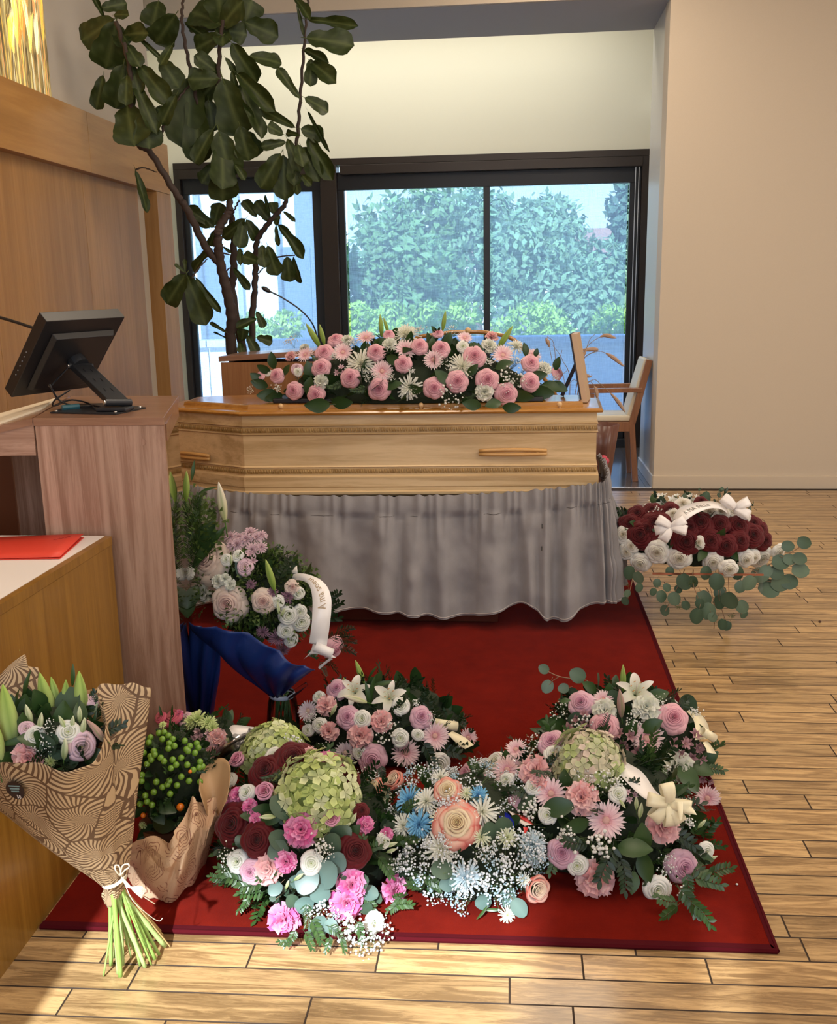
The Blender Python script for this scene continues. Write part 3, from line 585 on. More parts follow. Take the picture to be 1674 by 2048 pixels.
# ------------------------------------------------------------------ bier with gathered skirt
br = empty('bier', (-0.55, 4.6, 0), 'wheeled bier hidden under a grey gathered fabric skirt below the coffin', 'bier')
box('plinth', (-0.80, 4.27, 0.012), (-0.06, 4.85, 0.16), mat('mahogany', (0.09, 0.022, 0.012), 0.3, Coat_Weight=0.3), br, bevel=0.004)
box('column', (-0.6, 4.45, 0.16), (-0.25, 4.70, 0.52), M_black, br)
box('bed', (-1.45, 4.42, 0.52), (0.30, 4.76, 0.588), M_black, br)
for (x, y) in ((-0.75, 4.33), (-0.1, 4.33), (-0.75, 4.8), (-0.1, 4.8)):
    b = MB(); b.lathe([(0, 0), (0.012, 0), (0.012, 0.006), (0, 0.006)], 10, Matrix.Translation((x, y, 0.0095))); put('foot', b.mesh('foot', M_black), br)
def fab_mat():
    m, t, b = nt('grey_linen_skirt'); N = t.nodes; L = t.links
    g = N.new('ShaderNodeNewGeometry'); n = N.new('ShaderNodeTexNoise'); n.inputs['Scale'].default_value = 7; n.inputs['Detail'].default_value = 9; n.inputs['Roughness'].default_value = 0.72; L.new(g.outputs['Position'], n.inputs['Vector'])
    r = N.new('ShaderNodeValToRGB'); r.color_ramp.elements[0].position = 0.3; r.color_ramp.elements[1].position = 0.7
    r.color_ramp.elements[0].color = (0.235, 0.222, 0.226, 1); r.color_ramp.elements[1].color = (0.285, 0.268, 0.272, 1); L.new(n.outputs['Fac'], r.inputs[0]); L.new(r.outputs[0], b.inputs['Base Color'])
    b.inputs['Roughness'].default_value = 0.75; b.inputs['Sheen Weight'].default_value = 0.3; b.inputs['Specular IOR Level'].default_value = 0.2
    bp = N.new('ShaderNodeBump'); bp.inputs['Strength'].default_value = 0.12; bp.inputs['Distance'].default_value = 0.008; L.new(n.outputs['Fac'], bp.inputs['Height']); L.new(bp.outputs[0], b.inputs['Normal']); return m
M_linen = fab_mat()
top = [Vector(p) for p in ((-1.50, 4.90, .60), (-1.56, 4.52, .625), (-1.42, 4.285, .640), (-1.1, 4.262, .612), (-0.5, 4.278, .603), (0.0, 4.300, .618), (0.36, 4.31, .655), (0.425, 4.36, .670), (0.435, 4.60, .70), (0.43, 4.90, .69))]
hem = [Vector(p) for p in ((-1.58, 4.95, .10), (-1.62, 4.55, .10), (-1.50, 4.23, .10), (-1.1, 4.16, .10), (-0.5, 4.17, .072), (0.0, 4.20, .082), (0.37, 4.24, .105), (0.485, 4.31, .125), (0.52, 4.60, .15), (0.50, 4.92, .15))]
rk = random.Random(11); ph = [rk.random()*6.28 for _ in range(12)]
def wav(u, f, j): return math.sin(u*f+ph[j]+1.9*math.sin(u*f*0.27+ph[j+1]))
def skirt(u, v):
    a = cr_interp(top, u); c = cr_interp(hem, u); p = a.lerp(c, v)
    t_ = cr_interp(top, min(1, u+0.01))-cr_interp(top, max(0, u-0.01)); o = Vector((t_.y, -t_.x, 0)).normalized()
    band = 0.17
    fine = wav(u, 560, 0)*0.55+wav(u, 330, 2)*0.45
    big = wav(u, 175, 4)*0.6+wav(u, 98, 6)*0.5
    fold = max(0.0, 1-((u-0.605)/0.035)**2)
    if v < band:
        w = v/band; amp = 0.010*(0.5+0.5*math.cos(w*PI))+0.007*w; p += o*(fine*amp*1.1+0.006*math.sin(w*PI))
        if w < 0.25: p.z += 0.008*fine*(1-w*4)
    else:
        w = (v-band)/(1-band); p += o*(fine*0.010*max(0, 1-w*3.0)+(abs(big)**0.8*(1 if big > 0 else -1))*(0.014+0.022*min(1, w*1.6))-0.008*math.exp(-w*40)+0.04*fold*w)
        p.z += (0.016*math.sin(u*46+1.0)-0.034*fold+0.03*math.exp(-((u-0.575)/0.016)**2))*w**3
        p.x += 0.012*w*wav(u, 50, 8)
    n_ = noise.noise(p*9)*0.012+noise.noise(p*22)*0.004; return p+o*n_*min(1, v*3)
b = MB(); b.grid(skirt, 900, 34); put('skirt', b.mesh('skirt', M_linen, True), br)
b = MB(); b.tube([skirt(k/400, 0.985)+Vector((0, -0.002, 0)) for k in range(401)], 0.0028, 4); put('hem_stitch', b.mesh('hem_stitch', mat('hem_grey', (0.36, 0.32, 0.31), 0.8)), br)
b = MB(); b.tube([skirt(k/400, 0.17)+Vector((0, -0.0015, 0)) for k in range(401)], 0.0016, 4); put('gathering_seam', b.mesh('gathering_seam', mat('seam_grey', (0.10, 0.09, 0.09), 0.9)), br)
for (px, py) in ((1085, 1058), (1084, 1103)):
    b = MB(); p = ay(px, py, 4.15); b.tube([p+Vector((0, 0.045, -0.008)), p+Vector((0, 0.055, 0.008))], 0.003, 5); put('dark_spot', b.mesh('dark_spot', M_black), br)
# ------------------------------------------------------------------ armchair in the recess
ch = empty('armchair', (0.85, 7.9, 0), 'wooden armchair with cream upholstery in the recess by the window', 'chair')
M_cherry = wood('cherry_wood', (0.34, 0.145, 0.06), (0.25, 0.095, 0.035), (40, 40, 3), 0.35, 0.3, bump=0.02)
M_uph = mat('cream_vinyl', (0.72, 0.66, 0.52), 0.5)
def pole(name, p, q, w, d, m, par, bevel=0.003, label=None):
    p, q = Vector(p), Vector(q); z = (q-p).normalized(); a = Vector((1, 0, 0)) if abs(z.x) < 0.8 else Vector((0, 0, 1)); a = (a-z*a.dot(z)).normalized(); c = z.cross(a)
    b = MB(); b.loops([[k+a*sx_*w/2+c*sy_*d/2 for sx_, sy_ in ((-1, -1), (1, -1), (1, 1), (-1, 1))] for k in (p, q)], cap=True); return put(name, b.mesh(name, m), par, bevel=bevel, label=label)
y0, y1 = 7.735, 8.12
for y in (y0, y1):
    pole('leg', (0.975, y, 0), (0.935, y, 0.46), 0.045, 0.035, M_cherry, ch)
    pole('back_post', (0.935, y, 0.455), (1.055, y, 0.955), 0.05, 0.035, M_cherry, ch)
    pole('leg', (0.60, y, 0), (0.62, y, 0.70), 0.045, 0.035, M_cherry, ch)
    pole('armrest', (0.545, y, 0.72), (1.005, y, 0.725), 0.035, 0.045, M_cherry, ch)
box('seat_frame', (0.60, y0-0.015, 0.40), (0.94, y1+0.015, 0.475), M_cherry, ch, bevel=0.003)
box('seat', (0.60, y0+0.01, 0.476), (0.93, y1-0.01, 0.525), M_uph, ch, bevel=0.015)
b = MB(); q = [Vector((x, y, z)) for (x, y, z) in ((0.895, y0+0.02, 0.52), (0.895, y1-0.02, 0.52), (1.02, y1-0.02, 0.965), (1.02, y0+0.02, 0.965))]
b.loops([q, [p+Vector((0.045, 0, -0.01)) for p in q]], cap=True); put('backrest', b.mesh('backrest', M_uph), ch, bevel=0.012)
# ------------------------------------------------------------------ ornamental grass behind the foot of the coffin
og = empty('grass_plant', (0.28, 5.55, 0), 'potted ornamental grass with brown plumes behind the foot of the coffin', 'plant')
b = MB(); b.lathe([(0, 0), (0.12, 0), (0.15, 0.30), (0.16, 0.31), (0.14, 0.31), (0.13, 0.26), (0, 0.26)], 20, Matrix.Translation((0.28, 5.55, 0))); put('pot', b.mesh('pot', mat('pot_grey', (0.12, 0.11, 0.11), 0.5), True), og)
M_str = mat('dry_grass', (0.30, 0.22, 0.14), 0.8); M_plm = mat('plume_brown', (0.42, 0.28, 0.20), 0.9)
base = Vector((0.28, 5.55, 0.27))
gr = [[(1108, 770), (1100, 700), (1092, 676)], [(1112, 765), (1108, 690), (1094, 673)], [(1160, 760), (1170, 700), (1205, 672), (1232, 676)], [(1158, 770), (1165, 720), (1196, 703), (1222, 712), (1248, 733)], [(1165, 800), (1185, 760), (1205, 772), (1232, 798), (1250, 824)], [(1165, 790), (1158, 730), (1172, 700)], [(1140, 780), (1125, 720), (1105, 690)], [(1160, 760), (1170, 715), (1195, 700), (1160, 700)], [(1165, 810), (1176, 764), (1190, 775), (1195, 800)], [(1170, 800), (1150, 760), (1130, 780)], [(1128, 800), (1118, 760), (1135, 740)], [(1165, 775), (1160, 752), (1183, 753)], [(1150, 790), (1175, 690), (1190, 668)], [(1130, 790), (1120, 730), (1124, 700)]]
for i, g in enumerate(gr):
    Yd = 5.5+0.1*math.sin(i*2.3); P = [base]+[ay(*p, Yd) for p in g]
    b = MB(); b.tube([cr_interp(P, k/20) for k in range(21)], [0.0024-0.0012*k/20 for k in range(21)], 4); put('stalk', b.mesh('stalk', M_str), og)
    if i in (0, 2, 3, 4, 5, 7, 8, 11):
        Q = [cr_interp(P, 0.72+0.28*k/12) for k in range(13)]; b = MB(); b.tube(Q, [0.003+0.0085*math.sin(PI*min(1, (k+0.6)/12.6)) for k in range(13)], 7)
        for k, q in enumerate(Q[1:-1]):
            for z in range(5):
                dd = Vector((rk.uniform(-1, 1), rk.uniform(-1, 1), rk.uniform(-1, 1))).normalized()*0.02; n0 = b.vert(q-dd*0.1); n1 = b.vert(q+dd+Vector((0, 0, 0.004))); n2 = b.vert(q+dd*0.3+Vector((0, 0.002, 0.003))); b.face((n0, n1, n2))
        put('plume', b.mesh('plume', M_plm), og)
# ------------------------------------------------------------------ wrapped bouquet behind the foot of the bier
wb_ = empty('wrapped_bouquet', (0.47, 5.05, 0), 'dark wrapped bouquet half hidden behind the right end of the bier', 'bouquet')
b = MB(); c = Vector((0.425, 5.05, 0))
b.grid(lambda u, v: c+Vector((0, 0, 0.82*v))+Vector((math.cos(2*PI*u), math.sin(2*PI*u), 0))*(0.03+0.055*v**1.4+0.008*math.sin(u*40)*v)+Vector((0.03*v, 0, 0)), 40, 8)
put('wrapping', b.mesh('wrapping', mat('brown_foil', (0.13, 0.055, 0.04), 0.3), True), wb_, solid=0.002)
b = MB(); q = [ay(1192, 870, 5.0), ay(1204, 890, 5.0), ay(1201, 905, 5.02), ay(1188, 900, 5.04)]; b.loops([q, [p+Vector((0, 0.01, 0)) for p in q]], cap=True); put('paper_corner', b.mesh('paper_corner', mat('yellow_paper', (0.80, 0.62, 0.30), 0.6)), wb_)
b = MB(); p = ay(1207, 918, 4.92); b.ball(p, 0.02, 6, 8); b.ball(p+Vector((0.012, 0, -0.01)), 0.018, 6, 8); put('bow', b.mesh('bow', mat('raspberry_ribbon', (0.55, 0.06, 0.10), 0.5), True), wb_)
# ------------------------------------------------------------------ outside
ou = box('ground', (-30, 9.7, -0.3), (30, 60, -0.06), mat('pale_paving', (0.62, 0.60, 0.56), 0.8, var=0.08, bscale=3), kind='structure')
pw = empty('parapet_wall', (0, 12.2, -0.06), 'low pale parapet wall outside the window', 'wall')
for i in range(7):
    x0 = -9.0+i*2.6; box('wall_panel', (x0+0.005, 12.1, -0.06), (x0+2.595, 12.3, 0.86), mat('render_white', (0.66, 0.68, 0.70), 0.8, var=0.05, bscale=5), pw)
    box('coping', (x0+0.005, 12.02, 0.861), (x0+2.595, 12.38, 0.95), mat('coping_grey', (0.50, 0.52, 0.55), 0.6), pw, bevel=0.01)
wh = empty('white_building', (-7.5, 15, 0), 'white building wing with tall vertical fins seen through the left window pane', 'building')
M_wht = mat('white_facade', (0.78, 0.80, 0.84), 0.7)
box('wall', (-9.5, 15.2, -0.06), (-3.3, 18, 3.3), M_wht, wh)
for i in range(9):
    x0 = -8.6+i*0.62; box('fin', (x0, 14.9, 0.4), (x0+0.10, 15.195, 3.1), M_wht, wh)
    if i % 2 == 0: box('window', (x0+0.14, 15.16, 0.6), (x0+0.56, 15.198, 2.2), mat('facade_glass', (0.16, 0.22, 0.32), 0.15), wh)
box('roof_edge', (-9.6, 14.8, 3.301), (-3.2, 18.1, 3.45), mat('roof_edge_grey', (0.45, 0.48, 0.52), 0.6), wh)
wh2 = empty('distant_house', (1.5, 38, 0), 'pale distant house glimpsed between the trees through the right window panes', 'building')
box('wall', (-4.5, 38, -0.06), (7.5, 44, 2.6), mat('render_pink', (0.75, 0.66, 0.62), 0.8), wh2)
b = MB(); b.loops([[Vector((-4.8, 37.7, 2.601)), Vector((7.8, 37.7, 2.601)), Vector((7.8, 44.3, 2.601)), Vector((-4.8, 44.3, 2.601))], [Vector((-3.5, 40, 3.8)), Vector((6.5, 40, 3.8)), Vector((6.5, 42, 3.8)), Vector((-3.5, 42, 3.8))]], cap=True); put('roof', b.mesh('roof', mat('roof_tile', (0.35, 0.2, 0.15), 0.8)), wh2)
M_tleaf = vcol('tree_leaf', 0.6, 0.3)
def crown_mesh(seed, col, tall):
    r = random.Random(seed); b = MB()
    blobs = [(Vector((r.uniform(-.8, .8), r.uniform(-.8, .8), (0.9+1.6*i/9)*1.0 if not tall else 0.4+3.0*i/9)), r.uniform(.5, .8)*(1 if not tall else (1.0-0.085*i))) for i in range(10)]
    for i in range(3600):
        c, rad = r.choice(blobs)
        if tall: c = Vector((c.x*0.15, c.y*0.15, c.z))
        d = Vector((r.gauss(0, 1), r.gauss(0, 1), r.gauss(0, 1))).normalized(); p = c+d*rad*r.uniform(0.65, 1.05)
        a = Vector((r.gauss(0, 1), r.gauss(0, 1), r.gauss(0, 1))).normalized(); e = a.cross(d+Vector((.1, .2, .3))).normalized(); s_ = 0.10*r.uniform(.6, 1.3)
        k = r.uniform(0.65, 1.25); b.col = tuple(x*k for x in col)
        b.face([b.vert(p-a*s_), b.vert(p+e*s_*0.5), b.vert(p+a*s_), b.vert(p-e*s_*0.5)])
    return b.mesh('crown', M_tleaf)
CR = [crown_mesh(1, (0.20, 0.34, 0.14), False), crown_mesh(2, (0.42, 0.62, 0.14), False), crown_mesh(3, (0.13, 0.22, 0.15), True), crown_mesh(4, (0.26, 0.40, 0.22), False)]
tb = MB(); tb.tube([(0, 0, 0), (0.03, 0.02, 0.8), (0, 0, 1.6)], [0.10, 0.08, 0.05], 7); TR = tb.mesh('trunk', mat('bark', (0.16, 0.12, 0.09), 0.9))
KN = ['rounded dark green tree', 'bright yellow-green bush', 'narrow dark conifer', 'grey-green broad tree']
rt = random.Random(21); tl = []
for i in range(9): tl.append((-3.4+i*1.25, 14.0+0.9*(i % 2), 1, 0.44+rt.uniform(0, .06)))
for i in range(7): tl.append((-8.5+i*3.0, 20.0+1.6*(i % 2), (0, 3)[i % 2], 0.95+rt.uniform(0, .14)))
for i in range(6): tl.append((-10.5+i*3.9, 25.5+2.2*(i % 2), (3, 2, 0)[i % 3], 1.22+rt.uniform(0, .2)))
for i in range(7): tl.append((-15.5+i*4.8, 31.0+2.0*(i % 2), (2, 0, 2, 3)[i % 4], 1.55+rt.uniform(0, .3)))
tl.sort(key=lambda t: t[0]/t[1]); ORD = ['first', 'second', 'third', 'fourth', 'fifth', 'sixth', 'seventh', 'eighth', 'ninth', 'tenth']; cnt = {}
for (x, y, k, s_) in tl:
    o = empty('tree' if k != 1 else 'bush', (x, y, -0.06), '%s seen through the window, %s of its kind from the left' % (KN[k], ORD[cnt.setdefault(k, 0)]), 'tree' if k != 1 else 'bush', 'trees seen through the window' if k != 1 else 'bushes beyond the parapet')
    cnt[k] += 1
    for nm, me, kd in (('crown', CR[k], None), ('trunk', TR, None)):
        q = bpy.data.objects.new(nm, me); COL.objects.link(q); q.parent = o; q.scale = (s_, s_, s_); q.rotation_euler = (0, 0, rt.random()*6)
# ------------------------------------------------------------------ flower library (shared meshes, base at origin, facing +Z, unit = bloom radius)
M_pet = vcol('petal', 0.6, 0.22, 0.15); M_lf = vcol('leaf_green', 0.38, 0.12, 0, 0.5)
def lerp3(a, b, t): return tuple(x+(y-x)*t for x, y in zip(a, b))
def jit(c, k, r): f = 1+r.uniform(-k, k); return tuple(min(1, x*f) for x in c)
def wrap_petal(b, a, W, r0, e0, e1, L, z0, c0, c1, r, nu=5, nv=5, tip=0.25, edge=None):
    """petal curved round the axis, e0/e1 = elevation at base and rim"""
    prof = []; x, z = r0, z0
    for j in range(nv):
        prof.append((x, z)); e = math.radians(e0+(e1-e0)*((j+0.5)/(nv-1))**1.3); x += L/(nv-1)*math.cos(e); z += L/(nv-1)*math.sin(e)
    k1 = r.uniform(-.06, .06); ids = []
    for j in range(nv):
        v = j/(nv-1); row = []
        for i in range(nu):
            u = 2*i/(nu-1)-1; w = W*(0.55+0.45*math.sin(PI*min(1, v*0.75+0.12))); rr, zz = prof[j]
            drop = tip*(abs(u)**2.2)*v*v*L; zz2 = zz-drop*0.9; rr2 = rr-drop*0.15*(1 if e1 < 60 else 0)+k1*u*v*0.3
            rr2 += (0.07*L*(1-abs(u))*v*v) if e1 < 60 else 0
            t_ = v*v; c = lerp3(c0, c1, t_)
            if edge and v > 0.65: c = lerp3(c, edge, (v-0.65)/0.35*(0.45+0.55*abs(u)))
            row.append(b.vert((rr2*math.cos(a+u*w), rr2*math.sin(a+u*w), zz2), c))
        ids.append(row)
    for j in range(nv-1):
        for i in range(nu-1): b.face((ids[j][i], ids[j][i+1], ids[j+1][i+1], ids[j+1][i]))
def flat_petal(b, a, L, w, e0, e1, r0, z0, c0, c1, r, nv=5, cup=0.2, prof=None, tw=0.0, nu=3, ruf=0.0):
    x, z = r0, z0; ids = []
    prof = prof or (lambda v: math.sin(PI*min(0.97, 0.12+v*0.86))**0.7); P = []
    for j in range(nv):
        P.append((x, z)); e = math.radians(e0+(e1-e0)*((j+0.5)/(nv-1))); x += L/(nv-1)*math.cos(e); z += L/(nv-1)*math.sin(e)
    for j in range(nv):
        v = j/(nv-1); row = []; h = w*prof(v)/2; e = math.radians(e0+(e1-e0)*v)
        for i in range(nu):
            u = 2*i/(nu-1)-1; rx, rz = P[j]; lift = cup*h*u*u+(r.uniform(-1, 1)*ruf*L*v)
            rx2 = rx-lift*math.sin(e)+(r.uniform(-1, 1)*ruf*0.6*L*v); rz2 = rz+lift*math.cos(e)
            p = Vector((rx2, u*h, rz2))
            if tw: p.y += tw*v*v*L
            ca, sa = math.cos(a), math.sin(a); row.append(b.vert((p.x*ca-p.y*sa, p.x*sa+p.y*ca, p.z), lerp3(c0, c1, v)))
        ids.append(row)
    for j in range(nv-1):
        for i in range(nu-1): b.face((ids[j][i], ids[j][i+1], ids[j+1][i+1], ids[j+1][i]))
G1 = (0.10, 0.22, 0.035)
def cup_petal(b, a, W, R, Z, depth, roll, c0, c1, r, edge=None, k1=0.0, nu=7, point=0.10):
    """petal seen from above: rises from inside to a rim at radius R, height Z, then rolls outwards"""
    prof = [(R*.42, Z-depth), (R*.70, Z-depth*.55), (R*.90, Z-depth*.16), (R*.99, Z), (R*(1.03+roll*.25), Z-roll*.16), (R*(1.03+roll*.35), Z-roll*.5-.03)]
    kz = r.uniform(-.03, .03); ids = []
    for j, (pr_, pz) in enumerate(prof):
        row = []; v = j/5
        for i in range(nu):
            u = 2*i/(nu-1)-1; w = W*(.80+.20*v); out = (point*R*(1-abs(u)) - .05*R*abs(u)**3)*(1 if j >= 3 else v*.5)
            dz = -(.10*R)*abs(u)**2.5*v+kz*u; c = lerp3(c0, c1, min(1, v*1.5))
            if edge and j >= 2: c = lerp3(c, edge, (0, 0, .08, .42, .95, 1)[j]*(.6+.4*abs(u)))
            rr = pr_+out+k1*u*R; row.append(b.vert((rr*math.cos(a+u*w), rr*math.sin(a+u*w), pz+dz), c))
        ids.append(row)
    for j in range(5):
        for i in range(nu-1): b.face((ids[j][i], ids[j][i+1], ids[j+1][i+1], ids[j+1][i]))
def rose(ci, co, seed=0, edge=None, open_=1.0):
    r = random.Random(seed); b = MB()
    LR = [(2, .10, .86, .20, .0), (3, .17, .86, .22, .0), (3, .25, .85, .24, .05), (3, .34, .82, .26, .1), (4, .45, .77, .30, .25), (5, .58, .69, .32, .45), (5, .74, .58, .34, .7), (6, .90, .44, .36, .9)]
    if open_ < 1: LR = [(n, R*.85, Z+.0, d, ro*.4) for (n, R, Z, d, ro) in LR[:7]]; LR = [(n, R, Z+.12*i/6, d+.05*i, ro) for i, (n, R, Z, d, ro) in enumerate(LR)]
    for k, (n, R, Z, d, ro) in enumerate(LR):
        for i in range(n):
            a = 2*PI*(i+0.37*k+r.uniform(-.08, .08))/n; t_ = k/(len(LR)-1); c = lerp3(ci, co, t_)
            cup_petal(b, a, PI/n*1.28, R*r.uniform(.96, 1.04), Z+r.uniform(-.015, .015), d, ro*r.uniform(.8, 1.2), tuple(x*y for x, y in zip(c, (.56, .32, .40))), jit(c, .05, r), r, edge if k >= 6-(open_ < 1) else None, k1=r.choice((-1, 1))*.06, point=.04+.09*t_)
    b.col = tuple(x*.75 for x in ci); b.ball((0, 0, .74), .07, 4, 7, 1.4)
    b.col = tuple(x*.7 for x in co); b.lathe([(.3, .05), (.62, .2), (.66, .42)], 12)
    b.col = G1; b.lathe([(0.02, -0.25), (0.10, -0.1), (0.30, 0.02), (0.42, 0.12)], 8)
    return b
def carnation(c0, c1, seed=0):
    r = random.Random(seed); b = MB()
    for k, (n, e0, e1, L, z0) in enumerate(((5, 86, 60, .55, .25), (7, 80, 40, .66, .2), (9, 66, 18, .80, .14), (10, 46, 2, .90, .08), (10, 28, -14, .95, .04))):
        for i in range(n):
            a = 2*PI*(i+r.random())/n
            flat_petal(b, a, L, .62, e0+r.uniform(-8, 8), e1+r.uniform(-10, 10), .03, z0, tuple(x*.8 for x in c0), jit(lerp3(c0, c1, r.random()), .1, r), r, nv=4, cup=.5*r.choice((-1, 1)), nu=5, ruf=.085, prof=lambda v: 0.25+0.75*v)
    b.col = G1; b.lathe([(0.03, -0.4), (0.12, -0.3), (0.16, 0.1)], 7)
    return b
def gerbera(c0, c1, cc, seed=0):
    r = random.Random(seed); b = MB()
    for k, (n, e0, e1, L, z0) in enumerate(((20, 12, 2, .80, .02), (20, 20, 8, .70, .05))):
        for i in range(n): flat_petal(b, 2*PI*(i+0.5*k)/n+r.uniform(-.05, .05), L*r.uniform(.9, 1.05), .17, e0+r.uniform(-6, 6), e1+r.uniform(-8, 8), .18, z0, c0, jit(c1, .06, r), r, nv=4, cup=.3)
    for i in range(26): flat_petal(b, 2*PI*i/26+r.uniform(-.1, .1), .19, .05, 50, 20, .14+r.uniform(0, .06), .07, cc, lerp3(cc, c1, .5), r, nv=3, cup=.1)
    b.col = lerp3(cc, (0.75, 0.62, 0.35), .35); b.lathe([(0.20, .05), (0.16, .13), (0.06, .16), (0.0, .14)], 12)
    b.col = G1; b.lathe([(0.03, -0.3), (0.06, -0.1), (0.22, 0.0)], 8)
    return b
def mum(c0, c1, seed=0, layers=5, incurl=True, w=.13):
    r = random.Random(seed); b = MB()
    for k in range(layers):
        t_ = k/max(1, layers-1); n = int(9+10*t_)
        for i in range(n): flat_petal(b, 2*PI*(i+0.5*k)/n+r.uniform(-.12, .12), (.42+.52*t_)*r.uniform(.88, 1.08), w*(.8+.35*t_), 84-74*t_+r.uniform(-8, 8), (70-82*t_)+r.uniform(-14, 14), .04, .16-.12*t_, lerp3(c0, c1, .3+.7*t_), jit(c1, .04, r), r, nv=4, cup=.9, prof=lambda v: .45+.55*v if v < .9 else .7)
    b.col = c0; b.ball((0, 0, .12), .12, 4, 7, .6)
    b.col = G1; b.lathe([(0.03, -0.3), (0.08, -0.1), (0.2, 0.02)], 7)
    return b
def lisianthus(c0, c1, seed=0):
    r = random.Random(seed); b = MB()
    for k, (n, R, Z, d, ro) in enumerate(((2, .16, .62, .2, .0), (3, .32, .64, .26, .1), (4, .52, .60, .32, .3), (4, .74, .52, .36, .6), (5, .94, .40, .36, .8))):
        for i in range(n): cup_petal(b, 2*PI*(i+.41*k+r.uniform(-.1, .1))/n, PI/n*1.3, R*r.uniform(.94, 1.06), Z, d, ro, lerp3(c0, (.62, .72, .36), .35), jit(c1, .04, r), r, k1=r.choice((-1, 1))*.09, point=-.02)
    b.col = (0.55, 0.62, 0.18); b.ball((0, 0, .48), .07, 4, 6)
    b.col = lerp3(c1, G1, .4); b.lathe([(.25, .0), (.55, .14), (.66, .32)], 10)
    b.col = G1; b.lathe([(0.03, -0.3), (0.1, -0.1), (0.28, 0.06)], 7)
    return b
def bud(c0, c1, seed=0, fat=.26):
    """lily bud pointing along +Z, length 2"""
    r = random.Random(seed); b = MB(); n = 12; rings = []; ids = []
    for j in range(9):
        v = j/8; rad = fat*math.sin(PI*min(.985, .06+v*.93))**.75*(1-.25*v); row = []
        for k in range(n):
            q = rad*(1-.14*(k % 4 == 0)); c = lerp3(c0, c1, v) if k % 4 else lerp3(lerp3(c0, c1, v), (.12, .25, .03), .5)
            row.append(b.vert((q*math.cos(2*PI*k/n), q*math.sin(2*PI*k/n), 2*v), c))
        ids.append(row)
    for a, c in zip(ids[:-1], ids[1:]):
        for k in range(n): b.face((a[k], a[(k+1) % n], c[(k+1) % n], c[k]))
    b.face(ids[-1]); b.col = G1; b.tube([(0, 0, -.8), (0.02, 0, -.3), (0, 0, .05)], .035, 6)
    return b
def lily(c0, c1, seed=0):
    r = random.Random(seed); b = MB()
    for k in range(6): flat_petal(b, 2*PI*k/6+r.uniform(-.08, .08), 1.25, .55 if k % 2 else .42, 68, -38+r.uniform(-12, 12), .04, 0, lerp3(c0, (.5, .6, .25), .4), c1, r, nv=7, cup=.35, prof=lambda v: math.sin(PI*(.1+.88*v))**.8)
    for k in range(6):
        a = 2*PI*k/6+.3; p = [Vector((0, 0, .1)), Vector((.12*math.cos(a), .12*math.sin(a), .6)), Vector((.3*math.cos(a), .3*math.sin(a), .95))]
        b.col = (.75, .8, .55); b.tube(p, .012, 4); b.col = (.62, .3, .08); b.tube([p[2]-Vector((.06, 0, 0)), p[2]+Vector((.06, 0, 0))], .022, 4)
    b.col = (.8, .7, .6); b.tube([(0, 0, .1), (.02, .05, 1.15)], [.02, .03], 5)
    return b
def alstro(c0, c1, seed=0):
    r = random.Random(seed); b = MB()
    for f in range(3):
        ax_ = Vector((.42*math.cos(f*2.1+.3), .42*math.sin(f*2.1+.3), .15)); bb = MB()
        for k in range(6): flat_petal(bb, 2*PI*k/6, .58, .34 if k % 2 else .22, 62, 8+r.uniform(-12, 12), .03, 0, c0, jit(c1, .1, r), r, nv=4, cup=.3)
        bb.col = (.75, .6, .35); bb.tube([(0, 0, 0), (.03, .02, .4)], .015, 4)
        q = Vector((ax_.x, ax_.y, .8)).normalized().to_track_quat('Z', 'Y'); o = len(b.v)
        for v, c in zip(bb.v, bb.c): b.vert(q @ Vector(v)+ax_, c)
        for fc in bb.f: b.face(tuple(i+o for i in fc))
    b.col = G1
    for f in range(3): b.tube([(0, 0, -.4), (.42*math.cos(f*2.1+.3), .42*math.sin(f*2.1+.3), .16)], .03, 4)
    return b
def hydrangea(cols, seed=0, n=95, flat=.8):
    r = random.Random(seed); b = MB()
    b.col = (.38, .46, .16); b.ball((0, 0, .1), .80, 6, 12, flat)
    for i in range(n):
        z = 1-1.35*(i+.5)/n; ph_ = i*2.399963+r.uniform(-.1, .1); rr = math.sqrt(max(0, 1-z*z)); d = Vector((rr*math.cos(ph_), rr*math.sin(ph_), z)); k = r.uniform(.86, 1.02)
        p = Vector((d.x*k, d.y*k, d.z*k*flat+.1)); q = (d+Vector((r.uniform(-.35, .35), r.uniform(-.35, .35), r.uniform(-.3, .3)))).to_track_quat('Z', 'Y'); c = r.choice(cols); s_ = r.uniform(.17, .23); a0 = r.random()*6
        for m_ in range(4):
            a = a0+m_*PI/2; u_ = Vector((math.cos(a), math.sin(a), 0)); w_ = Vector((-u_.y, u_.x, 0)); cc = jit(c, .09, r)
            pts = [Vector((0, 0, 0)), (u_*.55-w_*.45)*s_+Vector((0, 0, .25*s_)), (u_*1.1-w_*.35)*s_+Vector((0, 0, .1*s_)), (u_*1.15+w_*.35)*s_+Vector((0, 0, .1*s_)), (u_*.55+w_*.45)*s_+Vector((0, 0, .25*s_))]
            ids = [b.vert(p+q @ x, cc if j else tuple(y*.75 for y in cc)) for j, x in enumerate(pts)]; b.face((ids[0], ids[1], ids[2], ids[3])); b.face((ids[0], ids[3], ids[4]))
        b.vert(p, c)
    return b
